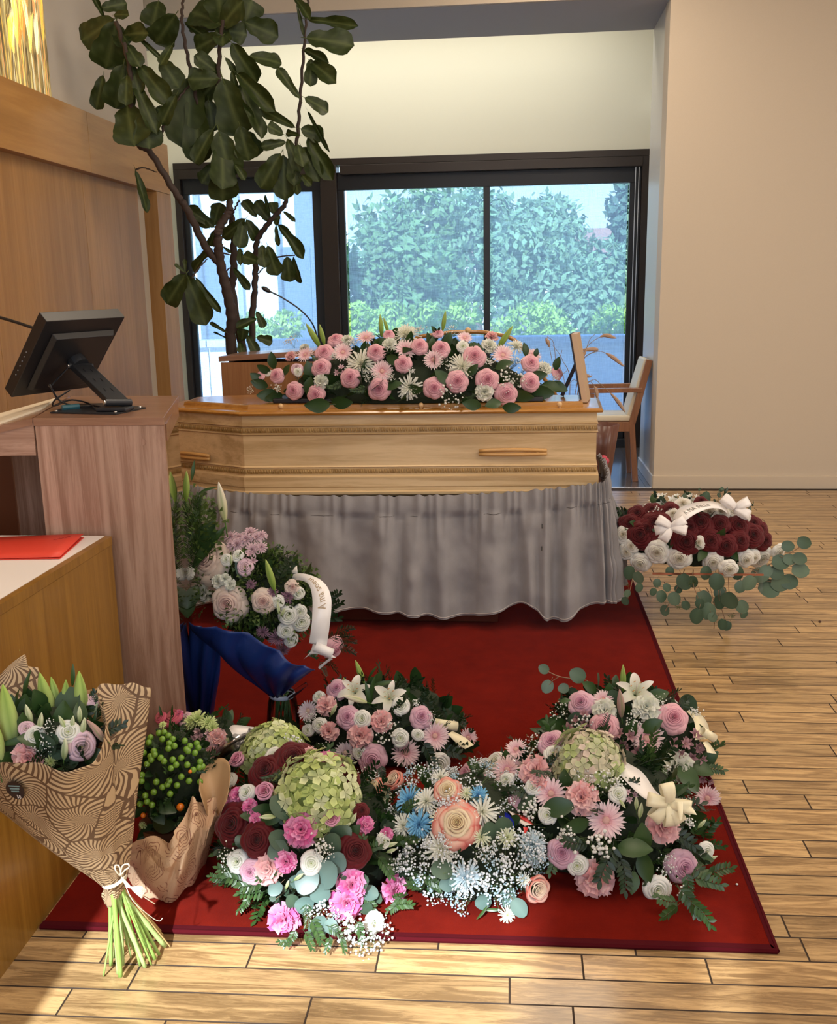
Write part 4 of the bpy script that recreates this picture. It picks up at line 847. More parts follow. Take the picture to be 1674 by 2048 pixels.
def gyp(seed=0, c=(.86, .86, .82), n=40, sz=.085):
    r = random.Random(seed); b = MB(); b.col = (.16, .26, .08)
    hubs = [Vector((r.gauss(0, .38), r.gauss(0, .38), r.uniform(.25, .6))) for _ in range(8)]
    for h in hubs: b.tube([Vector((0, 0, -.5)), h*.5+Vector((0, 0, -.1)), h], .008, 3, False)
    for i in range(n):
        h = r.choice(hubs); p = h+Vector((r.gauss(0, .2), r.gauss(0, .2), r.uniform(.02, .32)))
        if p.xy.length > 1: p.xy = p.xy.normalized()*r.uniform(.7, 1)
        b.col = (.16, .26, .08); b.tube([h, p], .006, 3, False); b.col = jit(c, .08, r); b.ball(p, sz*r.uniform(.55, 1.15), 4, 5, .85)
    return b
def leafshape(b, base, dr, nrm, L, w, c, fold=.15, nv=5, curl=.0, prof=None, vein=None):
    dr = dr.normalized(); side = dr.cross(nrm).normalized(); n_ = side.cross(dr); prof = prof or (lambda v: math.sin(PI*min(1, v*.93+.05))**.8); ids = []
    for j in range(nv):
        v = j/(nv-1); h = w*prof(v)/2; p = base+dr*(L*v)-n_*(curl*L*v*v)
        ids.append([b.vert(p-side*h+n_*h*fold, c), b.vert(p, vein or tuple(x*1.25 for x in c)), b.vert(p+side*h+n_*h*fold, c)])
    for j in range(nv-1):
        for i in range(2): b.face((ids[j][i], ids[j][i+1], ids[j+1][i+1], ids[j+1][i]))
def sprig(kind, c, seed=0):
    r = random.Random(seed); b = MB(); bend = r.uniform(.1, .35); f = lambda t_: Vector((bend*t_*t_, .1*math.sin(t_*3+seed), t_))
    stem = tuple(x*.9+.01 for x in c)
    if kind == 'ruscus':
        b.col = stem; b.tube([f(k/6) for k in range(7)], .012, 4)
        for k in range(15):
            t_ = .18+.8*k/14; sd = 1 if k % 2 else -1; d = Vector((r.uniform(-.3, .3), sd*1.0, .75)) if k < 14 else Vector((.1, 0, 1))
            leafshape(b, f(t_), d, Vector((1, 0, r.uniform(-.3, .3))), .30*(1.1-.35*t_), .12, jit(c, .22, r))
    elif kind == 'fern':
        b.col = stem; b.tube([f(k/6) for k in range(7)], .01, 3)
        for k in range(34):
            t_ = .12+.86*k/33; sd = 1 if k % 2 else -1; leafshape(b, f(t_), Vector((r.uniform(-.5, .5), sd, .8)), Vector((1, 0, 0)), .30*(1.15-.8*t_), .035, jit(c, .25, r), nv=3)
    elif kind == 'eucalyptus':
        b.col = (.25, .16, .10); b.tube([f(k/6) for k in range(7)], .010, 4)
        for k in range(9):
            t_ = .15+.85*k/8; a = r.random()*6; d = Vector((math.cos(a)*.8, math.sin(a)*.8, .45)); s_ = .27*(1.15-.45*t_)
            leafshape(b, f(t_), d, Vector((r.uniform(-.4, .4), r.uniform(-.4, .4), 1)), s_, s_*.95, jit(c, .14, r), nv=6, fold=.08, prof=lambda v: math.sin(PI*min(1, v*.9+.07))**.6)
    elif kind == 'salal':
        leafshape(b, Vector((0, 0, 0)), Vector((.25, 0, 1)), Vector((1, 0, -.2)), 1.0, .62, c, fold=.22, nv=7, curl=.25)
        b.col = stem; b.tube([(-.02, 0, -.25), (0, 0, 0.02)], .02, 4)
    elif kind == 'round':
        leafshape(b, Vector((0, 0, 0)), Vector((.2, 0, 1)), Vector((1, 0, -.2)), 1.0, .92, c, fold=.1, nv=8, curl=.12, prof=lambda v: math.sin(PI*min(1, v*.9+.07))**.55)
        b.col = (.3, .2, .12); b.tube([(-.02, 0, -.35), (0, 0, 0.02)], .016, 4)
    elif kind == 'blade':
        leafshape(b, Vector((0, 0, 0)), Vector((.1, 0, 1)), Vector((1, 0, 0)), 1.0, .2, c, fold=.35, nv=8, curl=.3)
    elif kind == 'moss':
        for k in range(70):
            d = Vector((r.gauss(0, 1), r.gauss(0, 1), abs(r.gauss(0, 1)))).normalized(); p = d*r.uniform(.3, .9); b.col = jit(c, .4, r); s_ = .09; a = d.cross(Vector((.3, .5, .7))).normalized()
            b.face([b.vert(p), b.vert(p+d*s_*2+a*s_), b.vert(p+d*s_*2-a*s_)])
        b.col = stem
        for k in range(8): b.tube([(0, 0, 0), Vector((r.gauss(0, .3), r.gauss(0, .3), .7))], .01, 3, False)
    return b
DK = (.010, .027, .007); MD = (.030, .070, .016); LG = (.12, .20, .05); EU = (.10, .155, .10); EUD = (.045, .08, .05); EUB = (.11, .18, .16)
PK = ((.78, .30, .40), (.86, .50, .56)); PKL = ((.72, .28, .42), (.82, .42, .52)); LIL = ((.70, .32, .46), (.82, .52, .62)); RED = ((.085, .001, .003), (.12, .002, .006)); DRED = ((.10, .002, .006), (.17, .004, .010))
WH = ((.70, .66, .44), (.90, .89, .83)); BLUSH = ((.74, .48, .42), (.86, .72, .62))
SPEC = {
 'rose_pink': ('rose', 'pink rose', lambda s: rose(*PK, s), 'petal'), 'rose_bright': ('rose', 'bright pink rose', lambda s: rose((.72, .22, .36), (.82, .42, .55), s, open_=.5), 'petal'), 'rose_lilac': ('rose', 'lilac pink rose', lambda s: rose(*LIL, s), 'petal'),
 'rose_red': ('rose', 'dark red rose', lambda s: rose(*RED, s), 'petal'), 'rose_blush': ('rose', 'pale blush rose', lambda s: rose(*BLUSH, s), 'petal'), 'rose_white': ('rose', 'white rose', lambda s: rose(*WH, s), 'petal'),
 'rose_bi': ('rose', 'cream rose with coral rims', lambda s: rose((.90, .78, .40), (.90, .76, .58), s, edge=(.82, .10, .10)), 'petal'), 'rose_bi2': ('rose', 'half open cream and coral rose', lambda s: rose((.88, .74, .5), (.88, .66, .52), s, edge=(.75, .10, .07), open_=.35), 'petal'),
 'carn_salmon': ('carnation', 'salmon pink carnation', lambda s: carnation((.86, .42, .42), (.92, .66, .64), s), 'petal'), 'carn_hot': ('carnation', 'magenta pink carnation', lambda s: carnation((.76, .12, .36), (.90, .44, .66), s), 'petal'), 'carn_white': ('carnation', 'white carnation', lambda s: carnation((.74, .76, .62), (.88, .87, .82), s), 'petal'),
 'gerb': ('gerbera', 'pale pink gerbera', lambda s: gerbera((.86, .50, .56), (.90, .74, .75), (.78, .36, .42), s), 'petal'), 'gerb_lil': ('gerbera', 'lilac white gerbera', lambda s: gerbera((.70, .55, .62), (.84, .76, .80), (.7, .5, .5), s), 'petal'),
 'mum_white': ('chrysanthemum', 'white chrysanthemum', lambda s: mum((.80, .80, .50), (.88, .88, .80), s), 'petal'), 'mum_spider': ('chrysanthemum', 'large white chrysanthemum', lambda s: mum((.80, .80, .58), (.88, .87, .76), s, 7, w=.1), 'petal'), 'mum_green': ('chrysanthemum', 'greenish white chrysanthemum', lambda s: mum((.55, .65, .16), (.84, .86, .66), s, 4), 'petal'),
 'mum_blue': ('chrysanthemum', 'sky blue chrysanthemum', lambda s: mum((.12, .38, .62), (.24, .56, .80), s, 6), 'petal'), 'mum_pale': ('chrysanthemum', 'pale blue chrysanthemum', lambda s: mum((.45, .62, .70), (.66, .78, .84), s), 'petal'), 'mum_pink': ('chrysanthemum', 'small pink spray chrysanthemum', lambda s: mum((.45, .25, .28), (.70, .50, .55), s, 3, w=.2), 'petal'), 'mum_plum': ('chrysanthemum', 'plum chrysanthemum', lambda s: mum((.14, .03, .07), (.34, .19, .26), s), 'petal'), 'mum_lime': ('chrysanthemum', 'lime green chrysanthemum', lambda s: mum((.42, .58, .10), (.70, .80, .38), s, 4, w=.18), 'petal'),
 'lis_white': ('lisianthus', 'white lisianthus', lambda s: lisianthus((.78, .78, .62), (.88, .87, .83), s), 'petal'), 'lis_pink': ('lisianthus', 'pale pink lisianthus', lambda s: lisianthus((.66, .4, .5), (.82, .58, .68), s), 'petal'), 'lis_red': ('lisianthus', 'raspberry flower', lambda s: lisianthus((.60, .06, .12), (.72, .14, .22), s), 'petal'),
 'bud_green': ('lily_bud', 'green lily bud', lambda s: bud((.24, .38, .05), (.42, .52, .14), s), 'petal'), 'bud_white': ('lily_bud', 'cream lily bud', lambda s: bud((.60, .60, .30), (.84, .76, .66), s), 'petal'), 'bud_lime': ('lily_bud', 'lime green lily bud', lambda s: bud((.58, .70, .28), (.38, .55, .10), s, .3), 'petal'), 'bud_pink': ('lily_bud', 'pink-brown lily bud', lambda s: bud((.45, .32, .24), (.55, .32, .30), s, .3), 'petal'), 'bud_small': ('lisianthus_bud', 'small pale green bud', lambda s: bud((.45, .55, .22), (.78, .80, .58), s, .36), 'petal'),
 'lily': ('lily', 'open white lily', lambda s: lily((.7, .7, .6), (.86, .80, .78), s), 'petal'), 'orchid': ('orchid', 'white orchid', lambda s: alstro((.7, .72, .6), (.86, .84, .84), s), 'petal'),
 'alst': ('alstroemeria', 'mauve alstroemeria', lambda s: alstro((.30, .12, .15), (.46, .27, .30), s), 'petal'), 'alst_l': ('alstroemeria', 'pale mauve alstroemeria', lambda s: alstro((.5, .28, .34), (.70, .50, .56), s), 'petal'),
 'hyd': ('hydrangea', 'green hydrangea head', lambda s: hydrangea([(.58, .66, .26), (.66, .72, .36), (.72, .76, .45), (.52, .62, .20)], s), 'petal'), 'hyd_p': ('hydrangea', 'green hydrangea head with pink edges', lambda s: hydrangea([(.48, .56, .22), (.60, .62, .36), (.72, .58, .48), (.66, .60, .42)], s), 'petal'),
 'gyp': ('gypsophila_spray', 'white gypsophila', lambda s: gyp(s), 'petal'), 'gyp_b': ('gypsophila_spray', 'pale blue gypsophila', lambda s: gyp(s, (.52, .70, .82)), 'petal'), 'gyp_w': ('gypsophila_spray', 'white gypsophila', lambda s: gyp(s, (.84, .87, .9), 46), 'petal'),
 'ruscus': ('leaf_sprig', None, lambda s: sprig('ruscus', MD, s), 'leaf_green'), 'ruscus_d': ('leaf_sprig', None, lambda s: sprig('ruscus', DK, s), 'leaf_green'), 'fern': ('fern_frond', None, lambda s: sprig('fern', MD, s), 'leaf_green'), 'fern_d': ('fern_frond', None, lambda s: sprig('fern', DK, s), 'leaf_green'),
 'euc': ('eucalyptus_sprig', None, lambda s: sprig('eucalyptus', EUD, s), 'leaf_green'), 'euc_s': ('eucalyptus_sprig', None, lambda s: sprig('eucalyptus', EU, s), 'leaf_green'), 'salal': ('leaf', None, lambda s: sprig('salal', MD, s), 'leaf_green'), 'salal_d': ('leaf', None, lambda s: sprig('salal', (.022, .055, .014), s), 'leaf_green'),
 'round': ('eucalyptus_leaf', None, lambda s: sprig('round', EU, s), 'leaf_green'), 'round_d': ('eucalyptus_leaf', None, lambda s: sprig('round', (.06, .105, .065), s), 'leaf_green'), 'round_b': ('eucalyptus_leaf', None, lambda s: sprig('round', EUB, s), 'leaf_green'), 'blade': ('lily_leaf', None, lambda s: sprig('blade', MD, s), 'leaf_green'), 'moss': ('filler_foliage', None, lambda s: sprig('moss', (.075, .125, .025), s), 'leaf_green'),
}
LEAFY = {'ruscus', 'ruscus_d', 'fern', 'fern_d', 'euc', 'euc_s', 'salal', 'salal_d', 'round', 'round_d', 'round_b', 'blade', 'moss'}
LONG = {'bud_green', 'bud_white', 'bud_lime', 'bud_pink', 'bud_small'} | LEAFY
CACHE = {}
def fmesh(key, seed):
    if (key, seed) not in CACHE:
        nm, lb, fn, mt = SPEC[key]; CACHE[(key, seed)] = fn(seed*7+3).mesh(nm, MATS[mt], True)
    return CACHE[(key, seed)]
class Arr:
    def __init__(s, name, label, cat, c, rad, group=None, seed=1, zmin=0.01):
        s.c = Vector(c); s.r = Vector(rad); s.rd = random.Random(seed); s.zmin = zmin
        s.root = empty(name, (s.c.x, s.c.y, zmin), label, cat, group)
    def hit(s, px, py, k=1.04):
        d = ray(px, py); R_ = s.r*k
        o = Vector(((CAM-s.c)[i]/R_[i] for i in range(3))); e = Vector((d[i]/R_[i] for i in range(3)))
        A, B_, C_ = e.dot(e), o.dot(e), o.dot(o)-1; D = B_*B_-A*C_
        t = (-B_-math.sqrt(D))/A if D > 0 else -B_/A
        p = CAM+d*t
        if p.z < s.zmin+0.02: p = az(px, py, s.zmin+0.02)
        q = p-s.c; n = Vector((q[i]/(R_[i]**2) for i in range(3))).normalized(); return p, n
    def put(s, key, P, n, size, spin=None, seed=None, par=None):
        nm, lb, fn, mt = SPEC[key]; sd = s.rd.randint(0, 2) if seed is None else seed
        q = n.to_track_quat('Z', 'Y'); sp = s.rd.random()*6.28 if spin is None else spin
        Mx = Matrix.Translation(P) @ q.to_matrix().to_4x4() @ Matrix.Rotation(sp, 4, 'Z') @ Matrix.Scale(size, 4)
        return put(nm, fmesh(key, sd), par or s.root, world=Mx, label=lb)
    def f(s, key, px, py, dpx, ang=None, tilt=None, k=1.05):
        """bloom centred on pixel; dpx = diameter (length for buds and leaves) in photo pixels; ang = screen direction in degrees for long things"""
        P, n = s.hit(px, py, k); D = cdepth(P); size = dpx/F*D*(0.92 if key in LEAFY else .93 if key.startswith(('rose', 'lis_')) else 1.12)
        if key in LEAFY: P = P-n*0.02
        tc_ = (CAM-P).normalized()
        if key in LONG:
            if ang is None: ang = math.degrees(math.atan2(-(py-s.sc()[1]), px-s.sc()[0]))+s.rd.uniform(-25, 25)
            a = math.radians(ang); sd = right*math.cos(a)-down*math.sin(a); dr = (sd+tc_*0.25+Vector((0, 0, .15))).normalized()
            ln = size/(2 if key not in LEAFY else 1.0); base = P-sd*(size*0.5)
            base.z = max(base.z, s.zmin+0.012)
            # orient +Z along dr and +X (the leaf's face normal side) towards the viewer
            z = dr; x = (tc_+n*0.4); x = (x-z*x.dot(z)).normalized(); y = z.cross(x)
            R_ = Matrix((x, y, z)).transposed().to_4x4(); nm, lb, fn, mt = SPEC[key]
            tip = base+dr*size
            if tip.z < s.zmin+0.015: dz = Vector((0, 0, s.zmin+0.015-tip.z)); base = base+dz*0.7
            return put(nm, fmesh(key, s.rd.randint(0, 2)), s.root, world=Matrix.Translation(base) @ R_ @ Matrix.Rotation(s.rd.uniform(-.5, .5), 4, 'Z') @ Matrix.Scale(ln, 4), label=lb)
        w = 0.45 if tilt is None else tilt
        nn = (n*(1-w)+tc_*w).normalized(); return s.put(key, P-nn*size*0.28, nn, size*0.5)
    def sc(s):
        q = RM.transposed() @ (s.c+Vector((0, 0, s.r.z*0.3))-CAM); return (CX+F*q[0]/q[2], CY+F*q[1]/q[2])
    def many(s, ox, oy, sc, rows):
        for line in rows.strip().split(';'):
            line = line.strip()
            if not line: continue
            key, rest = line.split(':')
            for it in rest.split():
                v = [float(x) for x in it.split(',')]
                s.f(key, ox+v[0]/sc, oy+v[1]/sc, v[2]/sc, ang=v[3] if len(v) > 3 else None)
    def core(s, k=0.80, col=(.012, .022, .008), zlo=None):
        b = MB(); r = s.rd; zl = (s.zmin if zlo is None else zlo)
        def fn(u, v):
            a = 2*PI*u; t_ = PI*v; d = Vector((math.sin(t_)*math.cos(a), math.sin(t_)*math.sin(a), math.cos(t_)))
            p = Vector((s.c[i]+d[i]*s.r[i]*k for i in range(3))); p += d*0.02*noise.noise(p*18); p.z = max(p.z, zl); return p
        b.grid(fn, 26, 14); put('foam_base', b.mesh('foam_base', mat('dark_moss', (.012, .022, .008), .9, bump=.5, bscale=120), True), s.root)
    def fill(s, kinds, n, smin, smax, k=0.82, low=-0.1, droop=0.0, front=True, flat=0.0):
        for i in range(n):
            while True:
                d = Vector((s.rd.gauss(0, 1), s.rd.gauss(0, 1), s.rd.gauss(0, 1))).normalized()
                if d.z > low and (not front or d.y < 0.45): break
            k_ = k*s.rd.uniform(.80, 1.0); P = Vector((s.c[i_]+d[i_]*s.r[i_]*k_ for i_ in range(3))); size = s.rd.uniform(smin, smax)*0.72
            P.z = max(P.z, s.zmin+0.02)
            n_ = (Vector((d.x/s.r.x, d.y/s.r.y, d.z/s.r.z)).normalized()+Vector((s.rd.uniform(-.9, .9), s.rd.uniform(-.9, .9), s.rd.uniform(-.4, .5)-droop))).normalized()
            if P.z+n_.z*size < s.zmin+0.015: n_.z = max(n_.z, (s.zmin+0.02-P.z)/size); n_.normalize()
            s.put(s.rd.choice(kinds), P, n_, size)
def ribbon(name, rows, m, par, nu=40, nv=3, solid=0.0004, label=None):
    fn = loftfn(rows); b = MB(); b.grid(fn, nu, nv); put(name, b.mesh(name, m, True), par, solid=solid, label=label); return fn
def loopbow(par, P, m, size, dirs, name='bow_loop', w=0.4):
    """ribbon loops leaving P in the given directions"""
    for d in dirs:
        d = Vector(d).normalized(); sd = d.cross(Vector((0.2, -1, 0.35))).normalized(); up = sd.cross(d)
        b = MB()
        def fn(u, v, d=d, sd=sd, up=up):
            a = 2*PI*u; return P+d*(size*(0.5-0.5*math.cos(a)))+up*(size*0.30*math.sin(a))+sd*((v-0.5)*size*w*(0.35+0.65*math.sin(a/2)))
        b.grid(fn, 22, 4); put(name, b.mesh(name, m, True), par, solid=0.0005)
# ------------------------------------------------------------------ spray on the coffin
LID = ZT+0.044
M_rib = mat('cream_satin', (0.82, 0.74, 0.50), 0.35, Sheen_Weight=0.3); M_ribw = mat('white_satin', (0.84, 0.80, 0.78), 0.32, Sheen_Weight=0.3)
M_goldtxt = mat('gold_print', (0.38, 0.27, 0.14), 0.5); M_inktxt = mat('grey_print', (0.16, 0.15, 0.13), 0.5)
a = Arr('coffin_spray', 'long low spray of pink roses, white chrysanthemums and gypsophila on the coffin lid', 'flower arrangement', (-0.475, 4.58, 1.01), (0.70, 0.25, 0.30), seed=3, zmin=LID)
a.core(0.82)
a.fill(['salal_d', 'salal_d', 'salal', 'ruscus_d', 'fern_d'], 150, 0.09, 0.17, 0.80, low=-0.02)
a.many(490, 620, 4.783, """gyp:310,740,130 450,300,150 1040,310,170 1590,590,110 1180,640,110 50,760,90 850,440,110 1400,620,110 1250,620,80;
salal_d:240,450,170,100 150,540,150,160 190,830,230,190 680,930,260,190 920,900,230,-10 590,560,190,100 600,720,190,80 1420,470,180,-30 1420,730,180,10 1290,280,140,20 250,840,180,200 380,550,120,60 100,700,180,170 1620,760,180,-20 80,640,170,150;
fern:650,450,150,-60 1080,760,220,-150 850,720,200,200;
bud_green:645,250,230,125 735,240,180,105 1300,150,190,95 1345,150,140,110;
mum_spider:1100,500,290 1540,190,270; mum_white:1570,740,240; gerb:1150,225,180 925,380,190 1305,575,210 1530,355,200 560,400,170 430,410,110;
rose_pink:755,400,165 725,545,165 865,265,140 1250,395,155 1005,645,170 460,770,155 675,810,160 1280,755,190 1510,505,150 295,620,130 130,625,95 1660,335,125 1375,225,100; carn_salmon:430,430,110;
carn_white:720,680,135 1380,320,135 975,275,105 565,350,95; alst_l:910,580,130; lis_pink:490,560,110; lis_white:215,595,70 500,590,80""")
a.many(830, 620, 4.783, """gyp:330,850,250 940,650,240 290,500,140 960,460,140 1330,640,90 340,190,120 700,500,140 50,190,140 870,720,170;
salal_d:160,300,160,80 320,250,160,70 600,360,190,120 870,520,190,10 1050,830,220,-20 1240,800,240,-15 1330,740,200,-25 1400,740,200,-30 750,920,180,-160 930,950,190,-10 540,920,200,180 1390,480,140,70 1065,340,140,100 180,160,110,120 1180,370,90,75 1200,620,180,0 250,640,200,140 560,560,150,40;
bud_green:280,105,170,80 870,270,230,52; mum_spider:455,530,270; mum_white:980,320,170; gerb:175,460,190 850,405,210 1150,400,160 480,235,150;
rose_pink:45,335,145 250,360,155 570,435,195 185,745,180 405,680,190 695,665,195 880,800,190 1115,500,155 1110,690,165 1370,590,115 220,215,95; carn_salmon:740,240,120;
carn_white:670,780,175 710,330,145 1240,555,150; lis_white:460,340,115""")
box('tray', (-1.10, 4.42, LID-0.001), (0.14, 4.72, LID+0.02), M_black, a.root, bevel=0.004)
fpn = empty('fallen_petals', (-0.4, 4.36, ZT+0.024), 'few white fallen petals on the front edge of the coffin lid', 'petals')
for i, (px, py, s_) in enumerate(((806, 817, .014), (818, 816, .018), (829, 818, .014), (1100, 803, .012), (1075, 806, .016))):
    p = az(px, py, ZT+0.0245); b = MB(); leafshape(b, p, Vector((1, .3*math.sin(i), 0)), Vector((0, 0, 1)), s_, s_*.45, (.85, .83, .78)); put('petal', b.mesh('petal', M_pet, True), fpn)
# ------------------------------------------------------------------ red and white arrangement on a clear stand
st = empty('acrylic_stand', (0.84, 4.5, 0), 'clear acrylic display stand with copper edge under the red and white flowers', 'stand')
X0, X1, Y0_, Y1_, SZ = 0.622, 1.10, 4.23, 4.78, 0.268
for nm, lo, hi in (('side', (X0, Y0_, 0), (X0+0.008, Y1_, SZ-0.009)), ('side', (X1-0.008, Y0_, 0), (X1, Y1_, SZ-0.009)), ('shelf', (X0, Y0_, SZ-0.008), (X1, Y1_, SZ))): box(nm, lo, hi, M_acryl, st)
box('edge_strip', (X0, Y0_-0.004, SZ-0.008), (X1, Y0_-0.001, SZ+0.001), mat('copper_edge', (0.45, 0.17, 0.10), 0.3, 0.8), st, label='copper edge strip')
a = Arr('red_white_arrangement', 'dark red and white rose arrangement with trailing eucalyptus and white ribbon on the clear stand', 'flower arrangement', (0.80, 4.52, 0.36), (0.375, 0.26, 0.185), seed=5, zmin=SZ)
a.core(0.86, zlo=SZ+0.002)
a.fill(['salal_d', 'round_d', 'euc', 'ruscus_d'], 90, 0.07, 0.14, 0.84, low=-0.1)
C0 = [(570, 1075, 95), (520, 1000, 60), (640, 960, 115), (770, 1075, 115), (860, 960, 115), (950, 1085, 125), (1020, 995, 85), (880, 1100, 95), (725, 1195, 105), (800, 1160, 115), (880, 1030, 90), (1210, 1010, 145), (1290, 970, 125), (1350, 960, 115), (1290, 830, 115), (1425, 885, 115), (1420, 805, 95), (1450, 695, 95), (1350, 810, 85), (1340, 720, 85), (1150, 920, 125), (510, 1155, 75), (480, 1060, 85), (650, 1120, 65), (1030, 1130, 95), (930, 1260, 65), (900, 1250, 75), (330, 930, 85), (270, 900, 95), (330, 1000, 65), (1080, 970, 105), (540, 890, 65), (1260, 900, 105), (1190, 890, 95), (1000, 900, 95), (780, 900, 95), (455, 970, 60), (430, 1030, 55), (240, 1090, 60), (250, 1040, 55), (700, 960, 80), (745, 1110, 70), (830, 1200, 70), (1040, 1180, 60), (600, 1010, 60)]
for i, (x, y, d) in enumerate(C0):
    px, py = 1180+x/3.389, 880+y/3.389; Yd = 4.16-0.05*math.sin(i*1.7) if y > 900 else 4.26
    if x > 1100: Yd = 4.35
    P = ay(px, py, Yd); P.z = max(P.z, 0.03); s_ = d/3.389/F*cdepth(P)
    tc_ = (CAM-P).normalized(); z = (Vector((a.rd.uniform(-.6, .6), 0, -1 if x < 1150 else -.2))+Vector((1.0 if x > 1250 else 0, 0, 0))).normalized(); x_ = tc_+Vector((a.rd.uniform(-.5, .5), 0, a.rd.uniform(-.3, .5))); x_ = (x_-z*x_.dot(z)).normalized()
    R_ = Matrix((x_, z.cross(x_), z)).transposed().to_4x4()
    put('eucalyptus_leaf', fmesh('round_d' if i % 3 else 'round', i % 3), a.root, world=Matrix.Translation(P-z*s_*0.5) @ R_ @ Matrix.Scale(s_, 4))
for L_ in ([(640, 880), (610, 960), (560, 1060), (510, 1160)], [(850, 880), (870, 1000), (880, 1100), (930, 1260)], [(800, 870), (820, 1020), (850, 1150), (840, 1280)], [(700, 880), (700, 980), (740, 1100), (720, 1200)], [(940, 890), (940, 1010), (960, 1090), (1030, 1180)], [(1100, 880), (1200, 940), (1330, 970)], [(1200, 850), (1300, 800), (1400, 740), (1470, 690)], [(1250, 850), (1340, 850), (1450, 880)], [(300, 880), (280, 980), (250, 1100)], [(1080, 870), (1250, 900), (1430, 1030)]):
    P = [ay(1180+x/3.389, 880+y/3.389, 4.35 if i == 0 else 4.19 if x < 1150 else 4.36) for i, (x, y) in enumerate(L_)]; b = MB(); b.tube([cr_interp(P, k/12) for k in range(13)], 0.0018, 4); put('branch', b.mesh('branch', mat('twig', (0.26, 0.15, 0.09), 0.7)), a.root)
for x, y, d in ((690, 950, 90), (840, 1200, 90), (960, 1180, 60), (600, 1120, 50), (440, 470, 120), (250, 970, 50)):
    P = ay(1180+x/3.389, 880+y/3.389, 4.17 if y > 600 else 4.4); a.put('gyp' if y < 600 else 'moss', P, Vector((0, -.6, -.4)), d/3.389/F*4.3*0.5)
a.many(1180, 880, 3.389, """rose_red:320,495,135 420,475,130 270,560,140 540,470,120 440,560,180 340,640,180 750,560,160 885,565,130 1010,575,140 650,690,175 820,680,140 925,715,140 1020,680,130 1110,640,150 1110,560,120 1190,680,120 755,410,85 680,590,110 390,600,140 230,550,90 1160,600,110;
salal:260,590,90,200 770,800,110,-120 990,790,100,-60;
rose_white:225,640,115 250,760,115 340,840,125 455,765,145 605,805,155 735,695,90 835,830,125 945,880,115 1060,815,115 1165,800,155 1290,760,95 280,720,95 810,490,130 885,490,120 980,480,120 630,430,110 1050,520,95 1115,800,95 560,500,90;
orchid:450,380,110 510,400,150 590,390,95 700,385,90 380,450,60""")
q = lambda x, y, Yd: ay(1300+x/6.975, 970+y/6.975, Yd)
fn = ribbon('ribbon', [[q(480, 520, 4.22), q(560, 450, 4.22), q(680, 380, 4.24), q(820, 330, 4.26), q(930, 325, 4.28), q(1020, 350, 4.30), q(1080, 400, 4.32)], [q(310, 480, 4.27), q(380, 350, 4.29), q(500, 280, 4.32), q(680, 235, 4.34), q(860, 225, 4.36), q(980, 260, 4.37), q(1080, 320, 4.37)]], M_ribw, a.root)
text_on('lettering', 'À MA FILLE', fn, 0.17, 0.30, 0.085, 0.45, M_inktxt, a.root)
loopbow(a.root, q(290, 590, 4.20), M_ribw, 0.07, [(-.8, 0, .5), (-.9, 0, -.2), (.9, -.2, -.15), (-.5, -.2, -.8), (.8, 0, .5)], w=0.62)
loopbow(a.root, q(1180, 330, 4.34), M_ribw, 0.075, [(-.7, 0, .7), (.8, .2, .4), (1, 0, -.5)], w=0.6)
# ------------------------------------------------------------------ blue-wrapped bouquet beside the lectern
c = ay(535, 1190, 3.12)
a = Arr('blue_wrapped_bouquet', 'tall bouquet of blush roses and green lily buds in dark blue paper against the lectern', 'bouquet', c, (0.20, 0.16, 0.215), seed=9, zmin=0.02)
a.zmin = c.z-0.30; a.core(0.72, zlo=c.z-0.2); a.zmin = 0.02
a.fill(['fern_d', 'moss', 'ruscus_d', 'salal_d', 'moss'], 120, 0.07, 0.12, 0.66, low=-0.7)
a.many(340, 900, 3.793, """fern:170,560,330,85 120,700,300,95 200,440,280,80 110,450,220,100 150,800,260,100 210,640,260,75 190,360,180,80; moss:130,330,220,80 180,420,260,95 110,520,260,90 190,560,240,70 120,640,260,100 190,700,220,85 150,460,200,90 750,1290,200 130,1000,160 520,1300,200 1000,1420,200 980,1110,150 560,1000,160 150,1160,160;
blade:150,120,160,80 260,270,160,20 260,720,420,50; salal_d:100,1200,200,-100 130,1120,200,-110 250,640,300,60; ruscus_d:870,900,220,80 930,900,180,50 1290,1130,180,40 1290,1210,200,30 1250,1300,220,10;
fern_d:1380,1400,200,15 1390,1480,200,-5 1380,1560,200,-20 1250,1680,200,-35 1330,1450,260,20 1180,1700,160,-60; ruscus:1100,1600,120,-20;
bud_green:125,270,210,88 755,945,225,108; bud_white:390,390,275,100;
mum_pink:450,640,105 500,700,115 600,605,115 570,660,105 690,635,90 620,745,110 690,730,90 455,710,90 520,650,100 650,650,90; alst_l:600,820,120 930,1030,100; lis_pink:565,885,120;
rose_blush:280,830,290 430,1170,250 705,1150,170 930,1040,100; rose_pink:1258,1515,160; carn_white:245,1085,130 270,980,95 360,1000,110 410,980,90 450,1020,90;
lis_white:420,830,90 510,800,85 900,1260,140 990,1230,100 1000,1310,140 880,1380,120 920,1450,110 820,1150,95 975,1085,95; bud_small:820,1200,80,100 860,1230,70,60 465,830,70,90; rose_white:130,930,90;
mum_plum:900,1110,110 780,1080,80 610,1020,80 700,1390,100 810,1440,140 860,1530,110""")
M_blue = mat('dark_blue_paper', (0.008, 0.030, 0.16), 0.38, bump=0.25, bscale=45)
